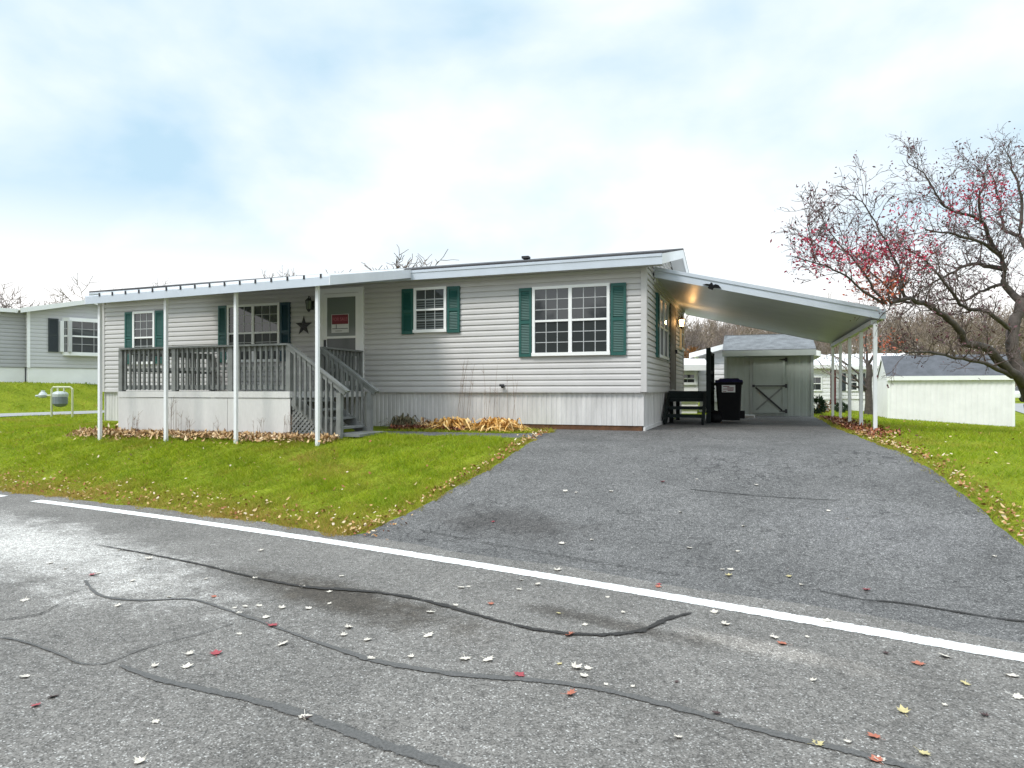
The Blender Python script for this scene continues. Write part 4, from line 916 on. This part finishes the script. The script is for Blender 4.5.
def pix(v_):
    z = -SN*v_.x+CS*v_.y; return 512+F*(CS*v_.x+SN*v_.y)/z, HZ-F*v_.z/z
red, orange, dark = [], [], []
for q, d in tips:
    x, y = pix(q); kr = sum(math.exp(-(((x-a)/sx)**2+((y-b)/sy)**2)) for a, b, sx, sy in ((852,262,28,18), (838,268,20,14), (995,190,20,14), (906,213,14,8), (872,262,18,16), (815,255,22,16), (960,205,26,14), (905,250,24,16))); ko = 1.3*math.exp(-(((x-876)/20)**2+((y-288)/14)**2))
    for _ in range(r.choice((1, 1, 2, 2))):
        c = tuple(q+Vector((r.gauss(0,.05), r.gauss(0,.05), r.gauss(0,.05))))
        if r.random() < min(.8, ko): orange.append(c)
        elif r.random() < min(.8, kr*1.1): red.append(c)
        elif r.random() < .55: dark.append(c)
for c in list(red): 
    if r.random() < .9: red.append(tuple(Vector(c)+Vector((r.gauss(0,.09), r.gauss(0,.09), r.gauss(0,.09)))))
for c in list(orange):
    for _ in range(2): orange.append(tuple(Vector(c)+Vector((r.gauss(0,.1), r.gauss(0,.1), r.gauss(0,.1)))))
leaves('leaves', dark, .032, 5, MT['crableaf'], crab); leaves('leaves', red, .036, 6, MT['redleaf'], crab); leaves('leaves', orange, .036, 7, MT['orangeleaf'], crab)
# far woods: one mass
def woods():
    parts = []; fcs = []; off = 0; r = np.random.default_rng(3)
    V4 = [bare_variant(s_, 10, 4, 2, .03, 1.2) for s_ in (51, 52, 53, 54)]
    arr = []
    for a, b, _ in V4:
        v_ = np.array(a.v+b.v); n = len(a.v); f4 = [f for f in a.f if len(f) == 4]+[tuple(i+n for i in f) for f in b.f if len(f) == 4]; arr.append((v_, np.array(f4)))
    for i in range(330):
        px = r.uniform(640, 1140) if i > 40 else r.uniform(680, 800); z = r.uniform(70, 135)
        x, y = (CS*(px-512)/F-SN)*z, (SN*(px-512)/F+CS)*z; h = r.uniform(7, 11)*(.85 if px < 800 else 1)
        v_, f = arr[i % 4]; a = r.uniform(0, 6.28); s_ = h/10
        w = v_*s_*np.array([1.15, 1.15, 1]); co = np.stack([w[:,0]*math.cos(a)-w[:,1]*math.sin(a)+x, w[:,0]*math.sin(a)+w[:,1]*math.cos(a)+y, w[:,2]+g(x, y)-.2], -1)
        parts.append(co); fcs.append(f+off); off += len(co)
    return raw_mesh('woods', np.concatenate(parts), np.concatenate(fcs), MT['farwood'])
tag(woods(), 'brown leafless woods on the far slope behind the homes', 'woods', kind='stuff')
# bushes
def bush(px, py, z, rx, rz_, label, mat, seed, n=900, size=.05, name='shrub', cat='shrub'):
    p = atz(px, py, z); gb = g(p.x, p.y); t = thing(name, label, cat, (p.x, p.y, gb)); r = np.random.default_rng(seed)
    d = r.normal(0, 1, (n, 3)); d /= np.linalg.norm(d, axis=1)[:, None]; rad = r.uniform(.55, 1.05, (n, 1))*(1+.18*np.sin(d[:, :1]*5+seed)*np.cos(d[:, 1:2]*4))
    c = np.array([p.x, p.y, gb+rz_*.95])+d*rad*np.array([rx, rx, rz_]); c[:, 2] = np.maximum(c[:, 2], gb+.02)
    leaves('foliage', c, size, seed, MT[mat], t); mb = MB()
    for k in range(5): a = k*1.256; mb.tube([(p.x, p.y, gb-.05), (p.x+rx*.5*math.cos(a), p.y+rx*.5*math.sin(a), gb+rz_*1.1)], [.03, .01], 4)
    mb.build('stem', MT['bark2'], t); return t
bush(816.5, 412, 22.5, .33, .32, 'round dark green shrub at the right corner of the sage shed', 'bush', 1)
bush(841, 404, 34, .36, .28, 'low dark green bush under the shuttered window of the white home', 'bush', 2)
bush(690, 372, 46, .9, 1.9, 'rust brown leafy bush beyond the end of the home', 'rustbush', 4, 1400, .12)
bush(824, 408, 30, .3, .28, 'grey brown dead shrub beside the red door', 'rustbush', 5, 300, .05)
# ---------------------------------------------------------------- parked car
car = thing('parked_car', 'white hatchback parked at the far right beyond the white shed', 'car')
prof = [(0,.32),(.05,.72),(.75,.88),(1.45,1.40),(1.75,1.46),(3.0,1.44),(3.75,1.0),(4.1,.92),(4.2,.6),(4.18,.3)]
mb = MB()
def ringcar(inset, yy): return [(x, yy, z-inset*(.25 if z > .95 else 0)) for x, z in prof]
A = [(x, -.86+(.14 if z > 1.0 else 0), z) for x, z in prof]; B = [(x, .86-(.14 if z > 1.0 else 0), z) for x, z in prof]; n = len(A)
mb.add(A+B, [tuple(range(n-1,-1,-1)), tuple(range(n, 2*n))]+[(i, (i+1) % n, n+(i+1) % n, n+i) for i in range(n)]); mb.build('body', MT['carwhite'], car, bevel=.05)
mb = MB()
for sy in (-1, 1): mb.prism([(1.0,sy*.79,.95),(1.5,sy*.73,1.36),(2.15,sy*.73,1.39),(2.15,sy*.79,.95)], (0,sy*.03,0)); mb.prism([(2.22,sy*.79,.95),(2.22,sy*.73,1.39),(2.95,sy*.73,1.37),(3.5,sy*.79,.97)], (0,sy*.03,0))
mb.prism([(.82,-.66,.945),(.82,.66,.945),(1.42,.62,1.385),(1.42,-.62,1.385)], (-.012,0,.012)); mb.prism([(3.06,-.62,1.41),(3.06,.62,1.41),(3.72,.66,1.03),(3.72,-.66,1.03)], (.012,0,.012)); mb.build('side_glass', MT['carglass'], car)
for x in (.8, 3.4):
    for sy in (-.80, .80):
        w_ = MB().tube([(x, sy-.1, .32), (x, sy+.1, .32)], .32, 18).build('wheel', MT['tyre'], car); MB().tube([(x, sy-.105, .32), (x, sy+.105, .32)], .19, 14).build('rim', MT['meterlight'], w_)
for sy in (-.6, .6):
    MB().box(-.01,sy-.18,.62,.06,sy+.18,.76).build('headlight', MT['glass_door'], car); MB().box(4.12,sy-.15,.68,4.205,sy+.15,.86).build('tail_light', MT['red'], car)
p = atz(1007, 400, 58); place(car, (p.x, p.y, g(p.x, p.y)+.03), math.radians(20))
# ---------------------------------------------------------------- lawn, litter, plants
def sample(n, x0, x1, y0, y1, seed, zr=8.0, far=1.7):
    r = np.random.default_rng(seed); x = r.uniform(x0, x1, n); y = r.uniform(y0, y1, n); z = -SN*x+CS*y; u = CS*x+SN*y
    q_ = np.abs(u/np.maximum(z, .1)); keep = (z > 1) & (q_ < 2.2) & (r.uniform(0, 1, n) < np.minimum(1, (zr/np.maximum(z, .1))**far)*np.where(q_ < .86, 1, .55))
    return x[keep], y[keep], z[keep]
nz_ = lambda x, y: np.sin(x*1.7+np.sin(y*1.3)*1.5)*.5+np.sin(y*2.3+x*.7)*.3+np.sin(x*5.1-y*3.3)*.2
def lawn(n, box, seed, zr):
    x, y, z = sample(n, *box, seed, zr)
    edge = .035*np.sin(x*9)+.035*np.sin(y*13)+.04*np.sin(x*23+y*17); k = ~paved(x, y, -.02+edge) & ~in_bed(x, y)
    k &= ~((x > X0-.1) & (x < X1+.1) & (y > Y0-.05) & (y < Y1+.2)) & ~((x > DX0-.1) & (x < SX1) & (y > DY0-.15) & (y < 12.7)) & ~((x > SXa-.15) & (x < SXb+.1) & (y > SY-.3) & (y < SY+SD)) & ~((x > WX) & (x < WX+WL) & (y > WY) & (y < WY+WD))
    x, y, z = x[k], y[k], z[k]; r = np.random.default_rng(seed+1); n = len(x)
    a = r.uniform(0, 6.28, n); h = r.uniform(.025, .07, n)*(1+.55*nz_(x*2.3, y*2.3)+.35*nz_(x*7, y*6)); w = r.uniform(.004, .008, n)*np.maximum(1, z/9)
    lean = r.uniform(.4, 1.6, n)*h; b = r.uniform(0, 6.28, n); zg = G(x, y)-.008
    co = np.stack([np.stack([x-np.cos(a)*w, y-np.sin(a)*w, zg], -1), np.stack([x+np.cos(a)*w, y+np.sin(a)*w, zg], -1), np.stack([x+np.cos(b)*lean, y+np.sin(b)*lean, zg+h], -1)], 1).reshape(-1, 3)
    dl_ = y-(YL(x)+.3); dd = np.abs(x-np.interp(y, *XRk)); de = np.abs(x-np.interp(y, *XLk)); dd = np.where(y < 22, np.minimum(dd, de), 9)
    dry = np.clip(1.0-dl_/1.1, 0, 1)*.95+np.clip(.75-dd/.7, 0, 1)*.8+np.clip(nz_(x*.9+3, y*1.1)-.30, 0, 1)*.9+np.clip(nz_(x*3.1, y*2.7+5)-.5, 0, 1)*.8
    dry = np.clip(dry*r.uniform(.3, 1.2, n)+(r.uniform(0, 1, n) < .05)*.6, 0, .95)
    col = np.stack([r.uniform(0, 1, n), dry, np.zeros(n), np.ones(n)], -1); col = np.repeat(col, 3, 0)
    o = raw_mesh('grass', co, np.arange(3*n).reshape(-1, 3), MT['grass'], col); return o
tag(lawn(420000, (-22, -3.2, 5.8, 12.4), 10, 8.2), 'bright green front lawn between the road and the porch', 'grass', kind='stuff')
tag(lawn(260000, (-32, -11, 10, 30), 20, 11), 'green lawn rising to the neighbour home at left', 'grass', kind='stuff')
tag(lawn(640000, (1.3, 18, 3.2, 40), 30, 8.5), 'green lawn right of the driveway below the white shed', 'grass', kind='stuff')
def flat_litter(name, x, y, size, seed, mat, label, lift=.03, tilt=.35):
    r = np.random.default_rng(seed); n = len(x); a = r.uniform(0, 6.28, n); s_ = size*r.uniform(.5, 1.3, n); zz = G(x, y)+.016+r.uniform(0, lift, n)
    t1 = r.normal(0, tilt, n); t2 = r.normal(0, tilt, n); ca, sa = np.cos(a), np.sin(a); q = []
    for (u, v_) in ((1, 0), (.35, .5), (-.3, .55), (-1, .1), (-.35, -.5), (.4, -.5)):
        dx = (u*ca-v_*sa)*s_; dy = (u*sa+v_*ca)*s_; q.append(np.stack([x+dx, y+dy, zz+np.maximum(-.012, t1*dx+t2*dy)+.35*s_*(u*u)*r.uniform(0, 1, n)*tilt], -1))
    co = np.stack(q, 1).reshape(-1, 3); col = np.repeat(r.uniform(0, 1, (n, 1)), 6, 0)*np.ones((1, 4))
    return tag(raw_mesh(name, co, np.arange(6*n).reshape(-1, 6), MT[mat], col), label, 'fallen leaves', kind='stuff')
r = np.random.default_rng(77)
x = r.uniform(-13.2, -6.85, 4200); y = 9.98-np.abs(r.normal(0, .16, 4200))+r.uniform(-.02, .1, 4200)
x2 = r.uniform(-13, -12.2, 300); y2 = r.uniform(9.8, 12.4, 300)
flat_litter('leaf_litter', np.concatenate([x, x2]), np.concatenate([y, y2]), .03, 1, 'litter_tan', 'tan dead leaves heaped along the white porch skirt', .07, .9)
x = r.uniform(-6.9, -5.3, 1500); y = r.uniform(11.75, 12.5, 1500)
flat_litter('leaf_litter', x, y, .032, 2, 'litter_red', 'brown dead leaves in the bed right of the porch steps', .06, .8)
t = r.uniform(12.2, 21, 2600); x = np.interp(t, *XRk)+.12+np.abs(r.normal(0, .28, 2600)); k_ = r.uniform(0, 1, 2600) < np.where((t > 13) & (t < 20), 1, .45)
flat_litter('leaf_litter', x[k_], t[k_], .03, 3, 'litter_red', 'red brown leaves drifted along the driveway edge by the carport posts', .05, .7)
xa = r.uniform(-20, -3.6, 1500); ya = YL(xa)+.34+np.abs(r.normal(0, .42, 1500)); tb = r.uniform(6.2, 12, 520); xb = np.interp(tb, *XLk)-.03-np.abs(r.normal(0, .12, 520)); tc = r.uniform(6.3, 13, 700); xc = np.interp(tc, *XRk)+.02+np.abs(r.normal(0, .16, 700))
xd = r.uniform(-18, -3.6, 420); yd = r.uniform(6.4, 9.8, 420); xe = r.uniform(2.0, 9, 260); ye = r.uniform(6.5, 22, 260)
x = np.concatenate([xa, xb, xc, xd, xe]); y = np.concatenate([ya, tb, tc, yd, ye]); k_ = ~in_road(x, y, .02)
flat_litter('leaf_litter', x[k_], y[k_], .022, 4, 'litter_lawn', 'small scattered dry leaves on the lawns and their edges', .06, .5)
# dried hosta clumps: arching straw-coloured straps
def strap_clump(c, R_, H_, n, seed, mat, name, label, cat, parent=None):
    r = np.random.default_rng(seed); co = []; fs = []; col = []
    for i in range(n):
        a = r.uniform(0, 6.28); L = R_*r.uniform(.3, 1.15); h = H_*r.uniform(.25, 1.0)*(1-.45*(L/R_)**2); w = r.uniform(.012, .03); o0 = r.normal(0, R_*.28, 2); t_ = r.uniform(0, 1); m = 5; tw = r.normal(0, .5)
        for j in range(m):
            s_ = j/(m-1); d = L*s_; zz = h*(4*s_*(1-s_)*.8+.25*(1-s_))+.01; aa = a+tw*s_; ww = w*(1-.75*s_)
            cx, cy = c[0]+o0[0]+math.cos(aa)*d, c[1]+(o0[1]+math.sin(aa)*d)*.6; px_, py_ = -math.sin(aa)*ww, math.cos(aa)*ww
            co += [(cx+px_, cy+py_, c[2]+zz+r.normal(0, .006)), (cx-px_, cy-py_, c[2]+zz+r.normal(0, .006))]; col += [t_, t_]
        b = i*2*m; fs += [(b+2*j, b+2*j+1, b+2*j+3, b+2*j+2) for j in range(m-1)]
    co = np.array(co)-np.array(c); col = np.array(col)[:, None]*np.ones((1, 4))
    o = raw_mesh(name, co, np.array(fs), MT[mat], col); o.location = c; return tag(o, label, cat) if label else o
for (px, R_, H_, sd_, lb) in ((452, .50, .30, 1, 'left golden dried clump of strap leaves below the small window'), (497, .55, .32, 2, 'right golden dried clump of strap leaves in the bed near the driveway')):
    q = onY(px, 425, 12.12); c = (q.x, 12.12, g(q.x, 12.12)); strap_clump(c, R_, H_, 420, sd_, 'straw', 'dried_plant', lb, 'plant')
q = onY(403, 425, 12.2); c = (q.x, 12.2, g(q.x, 12.2)); strap_clump(c, .42, .36, 130, 4, 'weed', 'low_weed', 'grey green tangled weed in the bed right of the steps', 'plant')
q = onY(425, 425, 12.2); c = (q.x, 12.2, g(q.x, 12.2)); strap_clump(c, .3, .26, 70, 5, 'litter_tan', 'low_weed', 'small dry brown weed in the bed left of the golden clumps', 'plant')
def stalks(px, Y, Htop, n, seed, label, spread=.1):
    r = random.Random(seed); q = onY(px, 420, Y); c = Vector((q.x, Y, g(q.x, Y))); mb = MB()
    for i in range(n):
        p = c+Vector((r.gauss(0, spread), r.uniform(-.05, .05), -.02)); H_ = Htop*r.uniform(.6, 1); le = Vector((r.gauss(.04, .07), r.gauss(0, .04), 0)); pts = [p+le*(t**1.6)*H_+Vector((0,0,H_*t)) for t in (0, .3, .6, .85, 1)]
        mb.tube(pts, [.004, .0036, .003, .0025, .002], 4)
        for k in range(r.randint(1, 4)):
            b = pts[r.randint(2, 3)]; d = Vector((r.gauss(0, .6), r.gauss(0, .4), .8)).normalized(); mb.tube([b, b+d*r.uniform(.06, .16)], [.003, .0015], 3)
    tag(mb.build('dry_stalks', MT['stem'], None, c), label, 'plant', 'dry stalks along the walls')
stalks(462, 12.4, 1.5, 7, 1, 'tall thin dead stalks rising from the left golden clump'); stalks(487, 12.4, 1.35, 5, 2, 'tall thin dead stalks rising between the two golden clumps'); stalks(512, 12.4, 1.2, 3, 3, 'few thin dead stalks rising from the right golden clump')
stalks(136, 9.95, .5, 7, 4, 'short dry stalks against the porch skirt right of the leftmost post'); stalks(172, 9.95, .8, 9, 5, 'dry leaning stalks against the porch skirt beside the second post'); stalks(186, 9.95, .45, 6, 6, 'short dry stalks a little right of the second porch post')
stalks(218, 9.95, .35, 4, 7, 'low dry stalks left of the third porch post'); stalks(258, 9.95, .4, 5, 8, 'low dry stalks right of the third porch post'); stalks(287, 9.95, .5, 7, 9, 'pale dry stalks at the porch skirt corner by the lattice', .05)
stalks(25, 17.6, .5, 4, 10, 'x') if False else None
# fallen leaves on the asphalt: one maple leaf mesh per kind, copied
def maple(curl, seed):
    r = random.Random(seed); mb = MB(); out = [(0,-.55),(.12,-.42),(.5,-.5),(.42,-.28),(.95,-.05),(.62,.1),(.78,.5),(.38,.38),(.25,.6),(0,1.0),(-.25,.6),(-.38,.38),(-.78,.5),(-.62,.1),(-.95,-.05),(-.42,-.28),(-.5,-.5),(-.12,-.42)]
    vs = [(x*.045*r.uniform(.85, 1.1), y*.045, .004+curl*.02*(x*x+y*y)+r.uniform(0, .005)) for x, y in out]+[(0, -.005, .004)]
    n = len(out); mb.add(vs, [(n, i, (i+1) % n) for i in range(n)])
    mb.add([(-.0015,-.025,.005),(.0015,-.025,.005),(.003,-.065,.012),(0,-.065,.012)], [(0,1,2,3)]); return mb
LM = {}
for kd in ('pale', 'white', 'yellow', 'red', 'orange', 'dark'):
    LM[kd] = []
    for s_ in range(3):
        o = maple((.1, .45, .9)[s_], s_).build('fallen_leaf', MT['leaf_'+kd]); LM[kd].append([o, False])
words_ = {'pale': 'pale tan', 'white': 'whitish', 'yellow': 'yellow', 'red': 'red', 'orange': 'orange', 'dark': 'dark brown'}
L_ = [('white', [(240,637),(254,581),(302,588),(341,577),(170,598),(132,583),(262,553),(120,552),(206,581),(235,610),(246,608),(468,588-0),(258,608),(239,615),(265,620),(282,609),(309,611),(330,606),(349,629),(366,642),(343,637),(283,646),(190,657),(66,571),(50,564),(24,602),(155,669),(187,670),(117,607),(25,680),(156,724),(141,765),(305,720),(372,660),(329,594),(429,637),(411,660),(466,662),(488,662),(575,670),(587,671),(430,613),(432,614),(455,607),(521,581),(537,586),(608,598),(623,614),(586,626),(585,678),(607,686),(632,688),(678,740),(715,614),(724,627),(775,640),(806,639),(828,623),(836,627),(812,684),(848,745),(880,763),(944,658),(944,708),(1013,678),(995,558+0),(1018,700),(460,590),(558,572),(731,571),(722,570),(801,586),(690,549),(738,551),(565,491),(575,493),(611,492),(680,514),(744,527),(562,545),(519,590),(592,540),(697,480),(756,486),(828,512),(848,519),(150,560),(98,575)]),
      ('yellow', [(560,616),(729,577),(790,578),(903,715),(965,685),(924,757),(818,746),(560,667)]),
      ('red', [(519,678),(659,586),(663,482),(36,709),(216,657),(92,577),(273,627),(866,591),(493,522)]),
      ('orange', [(571,697),(658,588),(568,636),(783,646),(918,667),(877,764),(492,606),(215,599),(875,740)]),
      ('dark', [(677,685),(306,720),(985,718),(717,716),(886,655),(52,699)])]
rl = random.Random(4)
for kd, ps in L_:
    for px, py in ps:
        x, y = ground_at(px+rl.uniform(-1, 1), py+rl.uniform(-1, 1)); src = LM[kd][rl.randint(0, 2)]
        o = src[0] if not src[1] else src[0].copy()
        if src[1]: COL.objects.link(o)
        src[1] = True; onroad = bool(in_road(np.array(x), np.array(y)))
        place(o, (x, y, g(x, y)+(.012 if onroad else .006)), rl.uniform(0, 6.28), (.8 if py > 680 else 1)*rl.uniform(.5, 1.05)*(1.1 if kd in ('red', 'orange') else 1)); o.rotation_euler = (rl.gauss(0, .10), rl.gauss(0, .10), rl.uniform(0, 6.28))
        where = 'road' if onroad else 'driveway'
        tag(o, f'{words_[kd]} fallen leaf lying on the asphalt {where}', 'leaf', f'{words_[kd]} leaves fallen on the {where}')
for kd in LM:
    for o, u_ in LM[kd]:
        if not u_: bpy.data.objects.remove(o)
# ---------------------------------------------------------------- shift so that the road is at z = 0
for o in list(SC.objects):
    if o.parent is None: o.location.z += UP
# ---------------------------------------------------------------- light, sky, camera
SUN_EL, SUN_AZ = math.radians(52), math.radians(-150)      # azimuth of the sun measured from +Y towards +X (behind the camera, to the left)
w = bpy.data.worlds.new('World'); SC.world = w; w.use_nodes = True; nt = w.node_tree; bg = nt.nodes['Background']
def N(t, **kw):
    o = nt.nodes.new(t)
    for k_, v_ in kw.items(): setattr(o, k_, v_)
    return o
sky = N('ShaderNodeTexSky', sky_type='NISHITA'); sky.sun_disc = False; sky.sun_elevation = SUN_EL; sky.sun_rotation = SUN_AZ
tc = N('ShaderNodeTexCoord'); sx = N('ShaderNodeSeparateXYZ'); nt.links.new(tc.outputs['Generated'], sx.inputs[0])
mp = N('ShaderNodeMapping'); mp.inputs['Location'].default_value = (12.3, .9, 4); mp.inputs['Scale'].default_value = (1.9, 1.9, 3.4); nt.links.new(tc.outputs['Generated'], mp.inputs['Vector'])
no = N('ShaderNodeTexNoise'); no.inputs['Scale'].default_value = 1.3; no.inputs['Detail'].default_value = 6; no.inputs['Roughness'].default_value = .5; no.inputs['Distortion'].default_value = .15; nt.links.new(mp.outputs[0], no.inputs['Vector'])
rp = N('ShaderNodeValToRGB'); rp.color_ramp.elements[0].position = .34; rp.color_ramp.elements[1].position = .76; nt.links.new(no.outputs['Fac'], rp.inputs['Fac'])
# clouds thicken to white near the horizon
hz = N('ShaderNodeMapRange'); hz.inputs['From Min'].default_value = .12; hz.inputs['From Max'].default_value = .27; hz.inputs['To Min'].default_value = 1; hz.inputs['To Max'].default_value = 0; nt.links.new(sx.outputs['Z'], hz.inputs['Value'])
mx_ = N('ShaderNodeMath', operation='MAXIMUM'); nt.links.new(rp.outputs['Color'], mx_.inputs[0]); nt.links.new(hz.outputs[0], mx_.inputs[1])
thin = N('ShaderNodeMix', data_type='RGBA'); thin.inputs['Factor'].default_value = .86; nt.links.new(sky.outputs['Color'], thin.inputs[6]); thin.inputs[7].default_value = (3.7, 5.15, 6.1, 1)
mix = N('ShaderNodeMix', data_type='RGBA'); nt.links.new(mx_.outputs[0], mix.inputs['Factor']); nt.links.new(thin.outputs[2], mix.inputs[6]); mix.inputs[7].default_value = (7.6, 7.55, 7.5, 1)
zb_ = N('ShaderNodeMapRange'); zb_.inputs['From Min'].default_value = .5; zb_.inputs['From Max'].default_value = 1; zb_.inputs['To Min'].default_value = 1; zb_.inputs['To Max'].default_value = 2.9; nt.links.new(sx.outputs['Z'], zb_.inputs['Value'])
zm_ = N('ShaderNodeVectorMath', operation='SCALE'); nt.links.new(mix.outputs[2], zm_.inputs[0]); nt.links.new(zb_.outputs[0], zm_.inputs['Scale'])   # overcast: brighter overhead
nt.links.new(zm_.outputs[0], bg.inputs['Color']); bg.inputs['Strength'].default_value = .1
su = bpy.data.lights.new('sun', 'SUN'); su.energy = 1.5; su.angle = math.radians(14); su.color = (1, .96, .9)
so_ = bpy.data.objects.new('sun', su); COL.objects.link(so_)
sd_ = Vector((math.sin(SUN_AZ)*math.cos(SUN_EL), math.cos(SUN_AZ)*math.cos(SUN_EL), math.sin(SUN_EL)))
so_.rotation_euler = (-sd_).to_track_quat('-Z', 'Y').to_euler(); so_.location = (0, 0, 30)
cam = bpy.data.cameras.new('camera'); co_ = bpy.data.objects.new('camera', cam); COL.objects.link(co_); SC.camera = co_
co_.location = (0, 0, UP); co_.rotation_euler = (math.pi/2, 0, TH)
cam.sensor_width = 36; cam.lens = F/1024*36; cam.shift_y = (HZ-384)/1024; cam.clip_end = 2000; cam.clip_start = .05
vs = SC.view_settings; vs.view_transform = 'Standard'; vs.look = 'None'; vs.exposure = 0.74; vs.gamma = 1; vs.use_curve_mapping = False
SC.cycles.use_denoising = True; SC.cycles.max_bounces = 6
